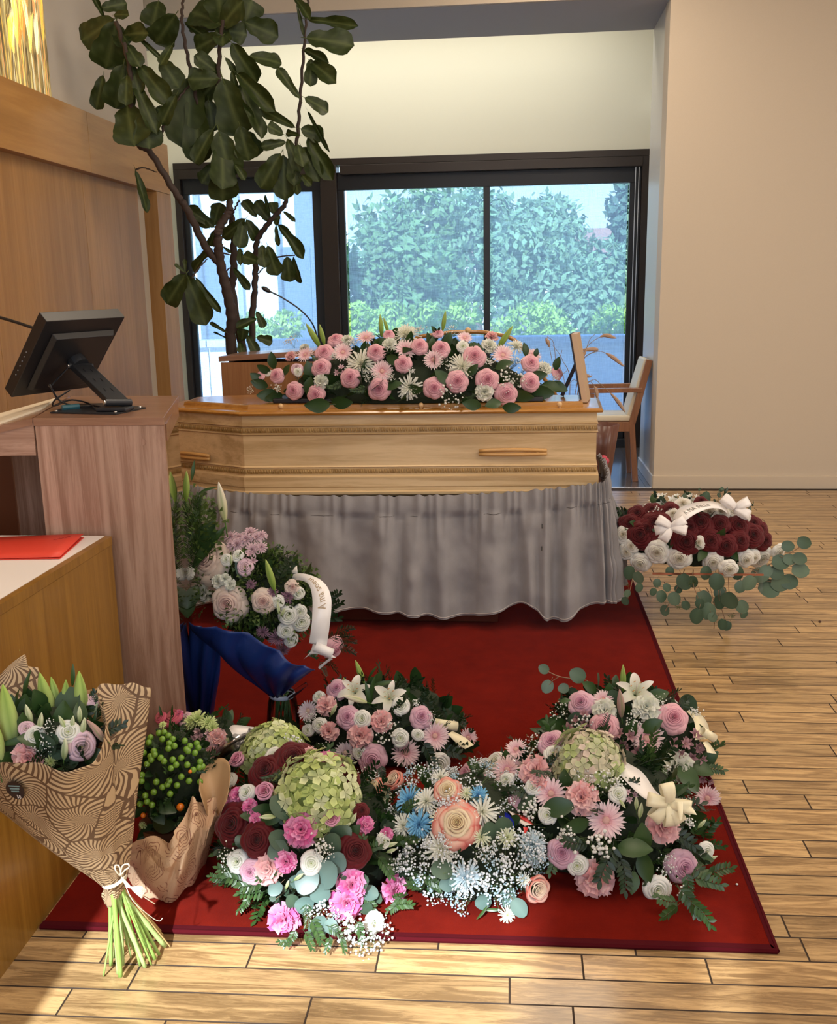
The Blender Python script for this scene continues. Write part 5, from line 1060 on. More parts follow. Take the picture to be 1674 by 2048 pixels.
R4 = pxrows([[(377, 1243, 2.95), (430, 1248, 2.90), (480, 1262, 2.86), (540, 1292, 2.84), (590, 1318, 2.88), (634, 1332, 2.95)], [(398, 1262, 2.96), (450, 1300, 2.9), (490, 1322, 2.87), (540, 1342, 2.86), (585, 1352, 2.9), (627, 1340, 2.97)], [(430, 1290, 2.98), (475, 1335, 2.95), (515, 1360, 2.94), (548, 1374, 2.95), (578, 1369, 2.97), (602, 1358, 3.0)], [(541, 1385, 3.07), (546, 1388, 3.04), (552, 1390, 3.02), (560, 1390, 3.02), (568, 1386, 3.04), (573, 1380, 3.07)]])
fb = loftfn(R4); b = MB(); b.grid(lambda u, v: fb(u, v)+Vector((0, -0.02*math.sin(u*9+v*2)*(1-v)-0.026*abs(math.sin(u*14+v*3.5+.6*math.sin(v*6))), 0)), 50, 24); put('blue_wrapping', b.mesh('blue_wrapping', M_blue, True), a.root, solid=0.001)
R5 = pxrows([[(378, 1245, 3.0), (400, 1255, 2.98), (425, 1270, 2.97), (444, 1290, 2.99)], [(380, 1320, 3.03), (398, 1330, 2.99), (420, 1340, 3.0), (441, 1345, 3.03)], [(386, 1380, 3.06), (402, 1375, 3.02), (420, 1385, 3.03), (432, 1390, 3.05)], [(389, 1428, 3.10), (402, 1432, 3.07), (415, 1436, 3.08), (424, 1436, 3.1)]])
fb2 = loftfn(R5); b = MB(); b.grid(lambda u, v: fb2(u, v)+Vector((0, -0.012*math.sin(u*14+v*3), 0)), 24, 20); put('blue_wrapping', b.mesh('blue_wrapping_tail', M_blue, True), a.root, solid=0.001, label='hanging blue paper tail')
vz = ay(557, 1388, 3.07); b = MB(); Mv = Matrix.Translation((vz.x+0.01, 3.08, 0.0105)); b.lathe([(0, 0), (0.055, 0), (0.058, 0.05), (0.050, 0.12), (0.042, vz.z-0.01)], 20, Mv); put('cellophane_bag', b.mesh('cellophane_bag', M_cello, True), a.root)
for i in range(14):
    t_ = i*2.4; b = MB(); b.tube([(vz.x+0.01+0.035*math.cos(t_), 3.08+0.035*math.sin(t_), 0.012), (vz.x+0.01+0.02*math.cos(t_+1), 3.08+0.02*math.sin(t_+1), vz.z)], 0.004, 5); put('stem', b.mesh('stem', mat('dark_stem', (0.04, 0.10, 0.03), 0.5)), a.root)
b = MB(); b.lathe([(0.043, vz.z-0.012), (0.046, vz.z-0.006), (0.043, vz.z+0.004)], 20, Matrix.Translation((vz.x+0.01, 3.08, 0))); put('tie', b.mesh('tie', mat('pale_blue_tie', (0.45, 0.55, 0.72), 0.4), True), a.root)
ribbon('cellophane_end', pxrows([[(572, 1392, 3.0), (590, 1378, 2.99), (612, 1364, 2.98)], [(576, 1400, 3.0), (596, 1388, 2.98), (616, 1370, 2.98)]]), M_cello, a.root)
w = lambda x, y, Yd: ay(560+x/8.535, 1120+y/8.535, Yd)
outer = [w(200, 255, 3.06), w(300, 228, 3.02), w(450, 240, 2.98), (600, 290, 2.95), w(720, 360, 2.93), w(820, 480, 2.91), w(872, 640, 2.89), w(878, 800, 2.88), w(862, 1000, 2.87), w(830, 1250, 2.87), w(795, 1480, 2.88)]
outer[3] = w(*outer[3])
inner = [w(215, 340, 3.04), w(330, 345, 2.99), w(430, 372, 2.95), w(500, 440, 2.92), w(540, 560, 2.90), w(555, 700, 2.88), w(556, 800, 2.87), w(552, 900, 2.86), w(545, 1050, 2.85), w(525, 1220, 2.85), w(495, 1420, 2.86)]
fn = ribbon('ribbon', [outer, inner], M_ribw, a.root, nu=70)
text_on('lettering', 'A ma soeur', fn, 0.70, 0.30, -0.098, 0.62, M_goldtxt, a.root, italic=0.15)
b = MB(); b.tube([w(590, 1470, 2.86), w(890, 1600, 2.87)], 0.0155, 16, False); put('ribbon_curl', b.mesh('ribbon_curl', M_ribw, True), a.root, solid=0.0006)
ribbon('ribbon', [[w(540, 1570, 2.87), w(700, 1620, 2.86), w(850, 1660, 2.86), w(960, 1670, 2.88)], [w(400, 1700, 2.88), w(520, 1560, 2.87), w(560, 1440, 2.87), w(580, 1400, 2.88)]], M_ribw, a.root, label='curled white ribbon end')
ribbon('ribbon', [[w(850, 1670, 2.87), w(760, 1740, 2.88), w(650, 1830, 2.89)], [w(900, 1690, 2.87), w(800, 1760, 2.88), w(670, 1870, 2.89)]], M_ribw, a.root, label='hanging white ribbon tail')
ribbon('ribbon', [[w(0, 70, 3.1), w(290, 100, 3.08)], [w(0, 230, 3.08), w(300, 230, 3.06)]], M_ribw, a.root, label='folded white ribbon end')
# ------------------------------------------------------------------ floor arrangements, back row
a = Arr('pink_white_arrangement', 'domed pink and white arrangement with two lilies and a cream ribbon, rearmost on the carpet', 'flower arrangement', (-0.43, 3.03, 0.04), (0.33, 0.22, 0.215), seed=13, group=None, zmin=0.012)
a.core(0.82); a.fill(['ruscus_d', 'fern_d', 'salal_d', 'ruscus_d'], 170, 0.06, 0.11, 0.80)
a.many(560, 1300, 3.805, """blade:690,280,260,85 780,230,220,10 700,130,140,60 660,300,200,100; ruscus_d:910,420,200,80 1110,340,140,70 1380,800,260,10 1450,760,220,30 1300,820,240,-20 1120,800,220,-60 1480,640,120,50 60,560,220,150 110,640,200,180 1150,420,200,80 160,720,180,200 760,980,160,-90;
gyp:830,630,190 1370,740,130 330,760,140 220,510,130 700,950,150 1030,400,110 1160,520,110 620,970,120;
ribbon:0,0,0;""".replace('ribbon:0,0,0;', '')+"""
gerb:960,790,220 1190,655,220 1450,670,150; gerb_lil:490,790,170 195,450,160; carn_salmon:770,540,165 605,655,185 345,415,150 370,620,140;
lis_white:620,520,130 915,670,125 1050,645,85 1215,875,160 295,570,110 600,785,100 205,610,90 290,350,90 920,420,130; bud_small:415,450,90,60 560,870,70,20 530,820,60,50;
bud_green:600,165,185,112 495,245,80,115; bud_white:560,385,180,172; lily:560,300,230 830,350,230; rose_lilac:700,840,200 515,510,160 1080,505,155 430,290,150""")
z_ = lambda px, py, Yd: ay(px, py, Yd)
fn = ribbon('ribbon', pxrows([[(742, 1384, 3.10), (780, 1392, 3.06), (820, 1413, 3.02), (852, 1436, 2.98), (872, 1462, 2.95)], [(742, 1363, 3.18), (790, 1371, 3.14), (832, 1394, 3.1), (872, 1418, 3.06), (914, 1444, 3.0)]]), M_rib, a.root)
for rw in (0.42, 0.62):
    b = MB(); b.tube([fn(0.42+0.012*k, rw+0.05*math.sin(k*2.3))+Vector((0, -0.002, 0.001)) for k in range(30)], 0.0006, 4); put('faint_print', b.mesh('faint_print', M_goldtxt), a.root)
b = MB(); b.tube([z_(868, 1446, 2.93), z_(914, 1453, 2.95)], 0.0155, 16, False); put('ribbon_curl', b.mesh('ribbon_curl', M_rib, True), a.root, solid=0.0008)
ribbon('ribbon', pxrows([[(905, 1462, 2.93), (930, 1475, 2.9), (948, 1490, 2.88)], [(895, 1468, 2.9), (915, 1488, 2.88), (930, 1498, 2.86)]]), M_rib, a.root, label='short cream ribbon tail')
a = Arr('mauve_rose_arrangement', 'domed arrangement of pink roses, white carnations and mauve alstroemeria at the right back', 'flower arrangement', (0.365, 2.98, 0.04), (0.30, 0.23, 0.235), seed=17, zmin=0.012)
a.core(0.82); a.fill(['salal_d', 'salal', 'ruscus_d', 'round_d'], 150, 0.06, 0.11, 0.80)
a.many(900, 1300, 2.79, """salal:570,410,150,160 1020,430,130,70 1140,420,140,20 1330,760,210,-60 1400,680,180,-30 1480,620,140,30 880,200,110,80 1170,240,140,10 760,180,110,150; ruscus:1500,560,150,40 1480,700,150,-10;
gyp:730,430,140 1040,390,130 620,345,120 1130,640,190 1370,350,100 1180,285,90 1310,820,90 560,520,100; round_d:910,230,100,120 700,275,120,30 690,370,100,60;
gerb:1105,490,190 1450,840,150 850,265,110; carn_white:1100,315,150 1280,655,170 860,330,130; alst:970,490,130 1080,590,130 1290,540,130 1370,510,140 1390,590,120 650,470,130 730,380,110 960,560,90 1440,720,100; lily:1040,225,200;
bud_green:965,150,140,90; bud_pink:950,290,150,95; bud_small:550,455,50,80; rose_pink:860,430,145 1250,375,155; rose_lilac:730,290,130""")
b = MB(); P = [ay(900+x/2.79, 1300+y/2.79, 3.0) for x, y in ((870, 250), (800, 205), (700, 165), (610, 148), (545, 120))]; b.tube([cr_interp(P, k/14) for k in range(15)], 0.0016, 4); put('branch', b.mesh('branch', mat('twig', (0.26, 0.15, 0.09), 0.7)), a.root)
P2_ = [ay(900+x/2.79, 1300+y/2.79, 3.0) for x, y in ((610, 148), (575, 170), (548, 200))]; b = MB(); b.tube(P2_, 0.0012, 4); put('branch', b.mesh('branch', mat('twig', (0.26, 0.15, 0.09), 0.7)), a.root)
for x, y, d, an in ((522, 105, 62, 150), (710, 140, 95, 150), (543, 205, 75, 240), (632, 214, 62, 190)):
    P = ay(900+x/2.79, 1300+y/2.79, 3.0); s_ = d/2.79/F*cdepth(P); t_ = math.radians(an); z = right*math.cos(t_)-down*math.sin(t_); x_ = (CAM-P).normalized(); x_ = (x_-z*x_.dot(z)).normalized()
    put('eucalyptus_leaf', fmesh('round', 0), a.root, world=Matrix.Translation(P-z*s_*.5) @ Matrix((x_, z.cross(x_), z)).transposed().to_4x4() @ Matrix.Scale(s_, 4))
ribbon('ribbon', pxrows([[(1373, 1422, 2.98), (1387, 1440, 2.9), (1392, 1465, 2.85), (1390, 1480, 2.82)], [(1375, 1420, 3.0), (1402, 1430, 2.98), (1416, 1450, 2.94), (1420, 1478, 2.9)]]), M_rib, a.root)
b = MB(); b.tube([ay(1404, 1462, 2.84), ay(1428, 1476, 2.86)], 0.013, 14, False); put('ribbon_curl', b.mesh('ribbon_curl', M_rib, True), a.root, solid=0.0008)
ribbon('ribbon', pxrows([[(1405, 1485, 2.82), (1412, 1497, 2.8), (1414, 1505, 2.79)], [(1415, 1482, 2.85), (1425, 1495, 2.83), (1433, 1508, 2.82)]]), M_rib, a.root, label='short cream ribbon tail')
ribbon('ribbon', pxrows([[(1322, 1393, 3.05), (1345, 1396, 3.06), (1362, 1412, 3.04)], [(1318, 1399, 3.03), (1340, 1404, 3.03), (1358, 1420, 3.01)]]), M_ribw, a.root, label='pale pink ribbon arch')
# ------------------------------------------------------------------ front row
a = Arr('hydrangea_rose_arrangement', 'front right arrangement of pink gerberas and carnations with a green hydrangea head and cream bow', 'flower arrangement', (0.225, 2.52, 0.04), (0.33, 0.30, 0.26), seed=19, zmin=0.012)
a.core(0.80); a.fill(['ruscus_d', 'fern_d', 'salal_d', 'ruscus'], 180, 0.08, 0.15, 0.78)
a.many(900, 1300, 2.79, """hyd_p:760,600,370; salal_d:600,880,200,0 700,980,160,200 640,700,150,100; salal:1090,1040,190,90 1040,1135,210,-10 1110,1225,180,-80 1035,1340,130,-95 1430,1190,150,-15 290,570,110,100 640,250,60,0;
ruscus:1500,1050,180,50 1450,1330,200,-10 1540,1280,180,10 1330,1440,200,-60 1400,1500,200,-50 1230,1430,180,190 1380,1270,200,-30 1440,1000,150,60 1490,1120,160,0 1250,1480,160,-140 1340,1350,160,-80 560,1180,160,-100;
ruscus_d:880,1180,260,-100 960,1250,220,-85 700,1080,200,190 1290,1050,220,-30 1360,1130,200,-30 330,800,200,150 400,790,180,190 1030,740,120,40 550,600,150,60 520,680,150,200 1150,1330,120,200;
gyp:820,1080,250 650,1020,170 450,900,200 810,730,150 930,740,130 1215,1200,130 1300,1340,150 470,520,120 1330,960,110 1390,1230,70 420,960,130 900,720,90 750,700,110;
gerb:300,650,170 555,790,180 875,945,210 355,535,130; carn_salmon:465,660,170 735,820,180 1200,985,180 810,1290,200 490,730,110; rose_lilac:90,690,150 565,505,140 625,1130,155 1310,1215,165 320,850,130;
lis_white:575,570,100 245,610,100 540,920,95 940,800,95 710,1205,110 1165,1345,140 1440,1125,95 170,640,95 460,760,90 200,640,90; bud_small:1065,890,85,80 1040,850,70,90 1410,970,60,40 1460,1170,70,20 630,560,70,80 960,860,50,-60; lis_white:310,720,80 ; alst_l:190,715,100 1010,810,80""")
loopbow(a.root, ay(900+1215/2.79, 1300+850/2.79, 2.27), M_rib, 0.058, [(-.1, -.2, 1), (-.9, -.3, .3), (.9, -.2, -.1), (.1, -.4, -.9), (.55, -.3, -.8), (-.6, -.3, -.6)], w=0.6)
ribbon('ribbon', pxrows([[(1226, 1532, 2.42), (1255, 1566, 2.34), (1285, 1594, 2.28), (1310, 1606, 2.25)], [(1252, 1524, 2.46), (1285, 1545, 2.40), (1310, 1580, 2.33), (1332, 1600, 2.28)]]), M_ribw, a.root)
ribbon('ribbon', pxrows([[(1365, 1606, 2.26), (1383, 1614, 2.25), (1394, 1630, 2.24)], [(1360, 1620, 2.25), (1376, 1626, 2.24), (1392, 1630, 2.24)]]), M_rib, a.root, label='cream ribbon tail')
ribbon('ribbon', pxrows([[(1352, 1604, 2.25), (1356, 1625, 2.23), (1358, 1642, 2.22)], [(1366, 1604, 2.25), (1366, 1625, 2.23), (1364, 1640, 2.22)]]), M_rib, a.root, label='cream ribbon tail')
a = Arr('blue_white_arrangement', 'low blue and white arrangement with coral-edged roses in cellophane at the front centre', 'flower arrangement', (-0.115, 2.36, 0.03), (0.245, 0.25, 0.25), seed=23, zmin=0.012)
a.core(0.80, (.03, .05, .05)); a.fill(['salal_d', 'round_d', 'fern_d', 'ruscus'], 90, 0.06, 0.11, 0.80)
a.fill(['gyp_w', 'gyp_w', 'gyp_b', 'gyp_w'], 62, 0.035, 0.05, 0.93, low=-0.15)
a.many(700, 1420, 3.348, """round_d:600,1090,170,200 930,800,170,100 1040,760,170,100; round_b:1075,1280,140,200 1150,1370,140,-60 900,1320,130,200 1100,1330,120,-20 700,1180,120,180 640,1190,130,200; blade:900,1400,120,-120 970,1380,130,-10;
ruscus:370,640,170,30 180,660,200,60 230,740,180,80 350,900,180,0 420,1180,180,-10 520,1190,160,-30 540,1220,100,-40 420,1190,170,190;
gyp_w:760,1080,200 900,1130,220 1040,1050,220 1180,1020,200 1250,960,180 470,1080,200 440,980,180 520,880,160 750,1240,140 640,620,150 700,600,160 800,490,150 450,430,150 150,460,140 560,420,140 1020,930,200 880,940,180 1120,880,180 340,1010,160 580,650,110 1000,1150,200 640,980,150 1240,860,160 620,860,130 290,1060,120;
gyp_b:950,1250,190 1020,1240,160 1100,1160,150 950,1000,160 470,1150,130 400,420,130 1270,1000,150 1180,960,140;
mum_blue:380,590,190 450,760,190 860,560,130; mum_pale:770,1130,230 140,580,140 1240,900,200 1260,970,150; mum_white:500,600,190 890,670,220 600,930,230 340,770,170 600,440,130 1170,1140,100; mum_green:590,720,130 880,850,130 1060,850,140 780,555,100 1060,1380,110 210,570,120; lis_white:210,630,80;
rose_bi:715,755,280 650,530,170 155,510,120; rose_bi2:295,470,210 1255,1200,260""")
MF = [mat('flag_blue', (0.01, 0.02, 0.42), 0.3), mat('flag_white', (0.82, 0.74, 0.70), 0.3), mat('flag_red', (0.55, 0.03, 0.03), 0.3)]
fl = lambda x, y, Yd: ay(960+x/10.46, 1560+y/10.46, Yd)
ribbon('ribbon', [[fl(30, 150, 2.42), fl(200, 400, 2.34), fl(360, 680, 2.28), (560, 900, 2.24), fl(640, 1130, 2.2)][:3]+[fl(470, 900, 2.24), fl(600, 1110, 2.20)], [fl(110, 170, 2.44), fl(330, 390, 2.38), fl(500, 600, 2.32), fl(690, 830, 2.27), fl(720, 1050, 2.22)]], MF[0], a.root, label='blue stripe of a tricolour ribbon')
ribbon('ribbon', [[fl(400, 460, 2.36), fl(600, 660, 2.30), fl(760, 830, 2.27), fl(930, 960, 2.24)], [fl(440, 480, 2.38), fl(680, 660, 2.33), fl(860, 800, 2.29), fl(1090, 930, 2.25)]], MF[1], a.root, label='white stripe of a tricolour ribbon')
ribbon('ribbon', [[fl(680, 680, 2.32), fl(800, 770, 2.29), fl(930, 850, 2.27), fl(1090, 930, 2.25)], [fl(700, 690, 2.34), fl(860, 740, 2.31), fl(1000, 800, 2.29), fl(1120, 940, 2.27)]], MF[2], a.root, label='red stripe of a tricolour ribbon')
ribbon('ribbon', [[fl(900, 980, 2.22), fl(930, 1130, 2.2)], [fl(1020, 1000, 2.23), fl(940, 1150, 2.2)]], MF[2], a.root, label='red ribbon end')
b = MB(); e = a
b.grid(lambda u, v: Vector((e.c.x+e.r.x*1.06*math.cos(PI*(0.02+.66*u))*math.sin(PI*(.18+.30*v)), e.c.y+e.r.y*0.6*math.sin(PI*(.02+.66*u))*math.sin(PI*(.18+.3*v))+0.03, e.c.z+e.r.z*1.12*math.cos(PI*(.18+.30*v))+0.01*math.sin(u*30))), 40, 14); put('cellophane', b.mesh('cellophane', M_cello, True), a.root)
a = Arr('red_pink_arrangement', 'front left arrangement of green hydrangea, dark red roses and magenta carnations by the carpet edge', 'flower arrangement', (-0.525, 2.33, 0.03), (0.28, 0.29, 0.30), seed=29, zmin=0.012)
a.core(0.80); a.fill(['ruscus', 'ruscus_d', 'salal_d', 'euc', 'fern_d'], 190, 0.07, 0.13, 0.78)
a.many(400, 1300, 3.304, """hyd:450,600,390 780,920,520; gyp:800,1290,190 200,1340,160 1290,1400,150 610,630,160 190,1430,130 840,1340,120 1200,1240,90;
round_b:710,1540,190,-110 850,1490,230,40 920,1400,180,60 800,1640,150,200 790,1870,160,-130 870,1870,110,-60 480,1600,110,-130 680,1720,140,180 1150,1640,130,-30 620,1560,110,170; round_d:900,1270,170,60 490,1260,160,160 500,1330,150,220 1100,1560,140,20 1130,1740,110,40 590,1680,110,120 960,1200,170,30 510,1020,190,-70 240,1260,130,140 1190,1660,110,-40;
salal_d:170,1180,160,120 660,1230,120,0 450,1110,160,-10 300,1100,150,180 1040,1200,160,40 390,1040,150,190;
ruscus:600,1940,140,-110 850,1980,120,-95 560,1970,120,190 330,1640,200,-150 230,1550,220,190 320,1570,200,200 260,1700,130,-110 1170,1330,200,30 1330,1280,200,10 1520,1580,130,-50 1340,1700,160,-130 1380,1730,170,0 1360,1660,120,40 1100,1280,180,80 700,1960,150,-60 750,1900,200,-60 1230,1440,200,-60 950,1990,110,-80 1060,1900,160,-70 1120,1700,160,-50 480,1440,120,-100 430,1500,150,-140 150,1480,200,170 90,1520,160,180;
fern:480,800,200,-150 520,760,160,-110 690,1800,200,-90 900,1920,200,-40;
gyp_w:1000,1860,300 1160,1900,220 810,1750,180 900,1770,200 1100,1950,200 760,1740,140 1190,1790,140; gyp_b:870,1760,120;
rose_red:620,710,250 430,790,220 210,1150,260 375,1255,210 1030,1325,210 1000,850,120 1070,1060,95; rose_bright:245,720,165 425,930,175 870,1105,165; rose_lilac:330,1470,145;
carn_hot:665,1185,215 850,750,200 545,1800,210 1010,1555,190 975,1680,220 1300,1590,180 565,1400,140 320,1030,100 240,960,130 360,1115,80 190,1020,90; carn_hot:1100,1150,110 1240,1215,90; carn_salmon:440,1455,190 720,680,110;
lis_white:235,1400,140 735,1410,140 300,935,110 185,850,100 480,690,120 1160,1810,130 1220,1260,90; bud_small:660,1500,75,30 445,1110,100,190 1270,1290,80,10 1020,1110,80,60 980,1160,60,30 580,1545,60,70 1270,1330,70,10; mum_lime:60,440,10""")
# ------------------------------------------------------------------ pepper plant in kraft paper and bright bouquet behind it
def kraft(name, base, ink, mode):
    m, t, bs = nt(name); N = t.nodes; L = t.links; g = N.new('ShaderNodeNewGeometry')
    v1 = N.new('ShaderNodeTexVoronoi'); v1.inputs['Scale'].default_value = 9 if mode == 'leaf' else 13; ns = N.new('ShaderNodeTexNoise'); ns.inputs['Scale'].default_value = 9
    L.new(g.outputs['Position'], ns.inputs['Vector']); sc_ = N.new('ShaderNodeVectorMath'); sc_.operation = 'SCALE'; sc_.inputs['Scale'].default_value = 0.035; L.new(ns.outputs['Color'], sc_.inputs[0])
    ad = N.new('ShaderNodeVectorMath'); ad.operation = 'ADD'; L.new(g.outputs['Position'], ad.inputs[0]); L.new(sc_.outputs[0], ad.inputs[1]); L.new(ad.outputs[0], v1.inputs['Vector'])
    sb = N.new('ShaderNodeVectorMath'); sb.operation = 'SUBTRACT'; L.new(ad.outputs[0], sb.inputs[0]); L.new(v1.outputs['Position'], sb.inputs[1]); sp = N.new('ShaderNodeSeparateXYZ'); L.new(sb.outputs[0], sp.inputs[0])
    at_ = N.new('ShaderNodeMath'); at_.operation = 'ARCTAN2'; L.new(sp.outputs['Z'], at_.inputs[0]); L.new(sp.outputs['X'], at_.inputs[1])
    ml = N.new('ShaderNodeMath'); ml.operation = 'MULTIPLY'; si = N.new('ShaderNodeMath'); si.operation = 'SINE'; cmp_ = N.new('ShaderNodeMath')
    if mode == 'leaf':
        bend = N.new('ShaderNodeMath'); bend.operation = 'MULTIPLY_ADD'; bend.inputs[1].default_value = 30.0; L.new(v1.outputs['Distance'], bend.inputs[0]); ml.inputs[1].default_value = 32; L.new(at_.outputs[0], ml.inputs[0]); L.new(ml.outputs[0], bend.inputs[2]); L.new(bend.outputs[0], si.inputs[0]); thr = 0.15
    else:
        wv = N.new('ShaderNodeMath'); wv.operation = 'MULTIPLY_ADD'; wv.inputs[1].default_value = 420; s3 = N.new('ShaderNodeMath'); s3.operation = 'MULTIPLY'; s3.inputs[1].default_value = 5; s4 = N.new('ShaderNodeMath'); s4.operation = 'SINE'; s5 = N.new('ShaderNodeMath'); s5.operation = 'MULTIPLY'; s5.inputs[1].default_value = 1.6
        L.new(at_.outputs[0], s3.inputs[0]); L.new(s3.outputs[0], s4.inputs[0]); L.new(s4.outputs[0], s5.inputs[0]); L.new(v1.outputs['Distance'], ml.inputs[0]); ml.inputs[1].default_value = 60
        ad2 = N.new('ShaderNodeMath'); ad2.operation = 'ADD'; L.new(ml.outputs[0], ad2.inputs[0]); L.new(s5.outputs[0], ad2.inputs[1]); L.new(ad2.outputs[0], si.inputs[0]); thr = 0.72
    cmp_.operation = 'GREATER_THAN'; cmp_.inputs[1].default_value = thr; L.new(si.outputs[0], cmp_.inputs[0]); fac = cmp_.outputs[0]
    v2 = N.new('ShaderNodeTexVoronoi'); v2.feature = 'DISTANCE_TO_EDGE'; v2.inputs['Scale'].default_value = v1.inputs['Scale'].default_value; L.new(ad.outputs[0], v2.inputs['Vector']); lt = N.new('ShaderNodeMath')
    mxm = N.new('ShaderNodeMath')
    if mode == 'leaf': lt.operation = 'LESS_THAN'; lt.inputs[1].default_value = 0.02; mxm.operation = 'MAXIMUM'
    else: lt.operation = 'GREATER_THAN'; lt.inputs[1].default_value = 0.10; mxm.operation = 'MULTIPLY'
    L.new(v2.outputs['Distance'], lt.inputs[0]); L.new(lt.outputs[0], mxm.inputs[0]); L.new(fac, mxm.inputs[1])
    mx = N.new('ShaderNodeMix'); mx.data_type = 'RGBA'; mx.inputs[6].default_value = (*base, 1); mx.inputs[7].default_value = (*ink, 1); L.new(mxm.outputs[0], mx.inputs[0]); L.new(mx.outputs[2], bs.inputs['Base Color']); bs.inputs['Roughness'].default_value = 0.65
    return m
M_kleaf = kraft('kraft_leaf_print', (0.50, 0.36, 0.21), (0.12, 0.065, 0.032), 'leaf'); M_krose = kraft('kraft_rose_print', (0.60, 0.40, 0.25), (0.26, 0.11, 0.07), 'rose')
a = Arr('pepper_plant', 'bushy pepper plant with green berries and one orange one in rose-printed kraft paper', 'plant', ay(348, 1560, 2.32), (0.125, 0.12, 0.165), seed=31, zmin=0.012)
a.core(0.78, zlo=0.10); a.fill(['ruscus_d', 'ruscus_d', 'salal_d', 'ruscus'], 170, 0.035, 0.075, 0.80, low=-0.75)
a.many(0, 1280, 2.925, "salal_d:840,1200,160,-110 960,1130,170,-10 960,1020,150,-30 830,1160,130,-130 900,1060,140,-60; mum_lime:830,1090,45 950,490,45")
bg = MB(); bg.col = (.13, .27, .03); bg.ball((0, 0, 0), 1, 8, 12); BG = bg.mesh('berry', mat('green_berry', (.15, .30, .03), .22, spec=.6), True); bo = MB(); bo.ball((0, 0, 0), 1, 8, 12); BO = bo.mesh('berry', mat('orange_berry', (.75, .18, .01), .22, spec=.6), True)
BX = [(930, 545), (985, 560), (1010, 580), (990, 605), (985, 635), (1100, 650), (1140, 660), (1160, 630), (1090, 640), (1170, 712), (1185, 740), (1165, 745), (1095, 730), (1030, 730), (1000, 750), (960, 710), (905, 670), (880, 680), (885, 700), (860, 725), (880, 570), (950, 580), (915, 830), (990, 825), (1035, 850), (980, 845), (1105, 825), (1170, 830), (995, 900), (830, 790), (828, 825), (890, 965), (860, 945), (820, 960), (850, 910), (960, 540), (1150, 605), (1110, 620), (900, 650), (940, 690), (1010, 700), (1060, 690), (1130, 760), (870, 600), (1080, 590), (950, 860), (1060, 800), (900, 890), (840, 660), (1020, 620)]
for x, y in BX:
    P, n = a.hit(x/2.925, 1280+y/2.925, 1.0); put('berry', BG, a.root, world=Matrix.Translation(P) @ Matrix.Scale(0.0085, 4))
for x, y, r_ in ((1055, 978, .0105), (1112, 770, .005), (838, 1025, .007)): P, n = a.hit(x/2.925, 1280+y/2.925, 1.02); put('berry', BO, a.root, world=Matrix.Translation(P) @ Matrix.Scale(r_, 4), label='orange berry')
Rk = pxrows([[(240, 1700, 2.34), (256, 1684, 2.22), (294, 1676, 2.14), (340, 1680, 2.10), (366, 1640, 2.13), (392, 1590, 2.19), (425, 1598, 2.21), (454, 1602, 2.26), (462, 1570, 2.36)], [(244, 1722, 2.32), (258, 1716, 2.20), (298, 1722, 2.10), (345, 1730, 2.06), (372, 1700, 2.07), (400, 1660, 2.12), (420, 1652, 2.17), (434, 1640, 2.24), (442, 1622, 2.34)], [(250, 1752, 2.30), (258, 1758, 2.20), (290, 1786, 2.13), (321, 1807, 2.115), (348, 1796, 2.12), (372, 1780, 2.145), (396, 1750, 2.20), (410, 1726, 2.26), (416, 1708, 2.34)]])
def lin(rows, u, v):
    def li(P, t): n = len(P)-1; x = min(max(t, 0), 1)*n; i = min(int(x), n-1); return P[i].lerp(P[i+1], x-i)
    return li([li(r, u) for r in rows], v)
def kp(u, v):
    p = lin(Rk, u, v).lerp(loftfn(Rk)(u, v), 0.35); p += Vector((0, 0.014*math.sin(u*26+v*5)*(1-0.6*v)-0.010*abs(math.sin(u*11-v*7)), 0.005*math.sin(u*33)))+Vector((1, -1, .6))*0.012*(noise.cell(Vector((u*9, v*4, 1)))-.5)*(1-v); p.z = max(p.z, 0.0125); return p
b = MB(); b.grid(kp, 70, 26); put('kraft_wrapping', b.mesh('kraft_wrapping', M_krose, False), a.root, solid=0.0008)
G_ = pxrows([[(398, 1580, 2.20), (402, 1548, 2.27), (422, 1524, 2.32), (446, 1516, 2.32), (460, 1532, 2.27), (459, 1568, 2.20), (453, 1602, 2.17)], [(408, 1612, 2.18), (412, 1590, 2.23), (424, 1572, 2.26), (438, 1566, 2.26), (447, 1574, 2.23), (447, 1600, 2.19), (444, 1620, 2.17)], [(418, 1640, 2.20), (420, 1632, 2.22), (425, 1626, 2.23), (431, 1624, 2.23), (436, 1628, 2.22), (438, 1636, 2.20), (438, 1642, 2.19)]])
gf = loftfn(G_); b = MB(); b.grid(gf, 40, 12); put('kraft_wrapping', b.mesh('kraft_lip', mat('shaded_plain_kraft', (0.46, 0.29, 0.15), 0.6), True), a.root, solid=0.001, label='rolled plain kraft edge')  # colour darkened to stand in for the shading inside the paper roll
b = MB(); pc = ay(335, 1700, 2.30); b.lathe([(0, 0.0125), (0.055, 0.0125), (0.07, 0.12), (0.066, 0.12), (0, 0.11)], 18, Matrix.Translation((pc.x, 2.30, 0))); put('pot', b.mesh('pot', mat('brown_pot', (0.18, 0.07, 0.03), 0.6), True), a.root)
a = Arr('bright_mixed_bouquet', 'small bright bouquet of raspberry, pink and lime flowers in cellophane behind the pepper plant', 'bouquet', ay(425, 1500, 2.62), (0.13, 0.09, 0.12), seed=37, zmin=0.012)
a.core(0.8, zlo=.05); a.fill(['ruscus', 'fern_d', 'salal_d'], 50, .05, .1, .8, low=-.3)
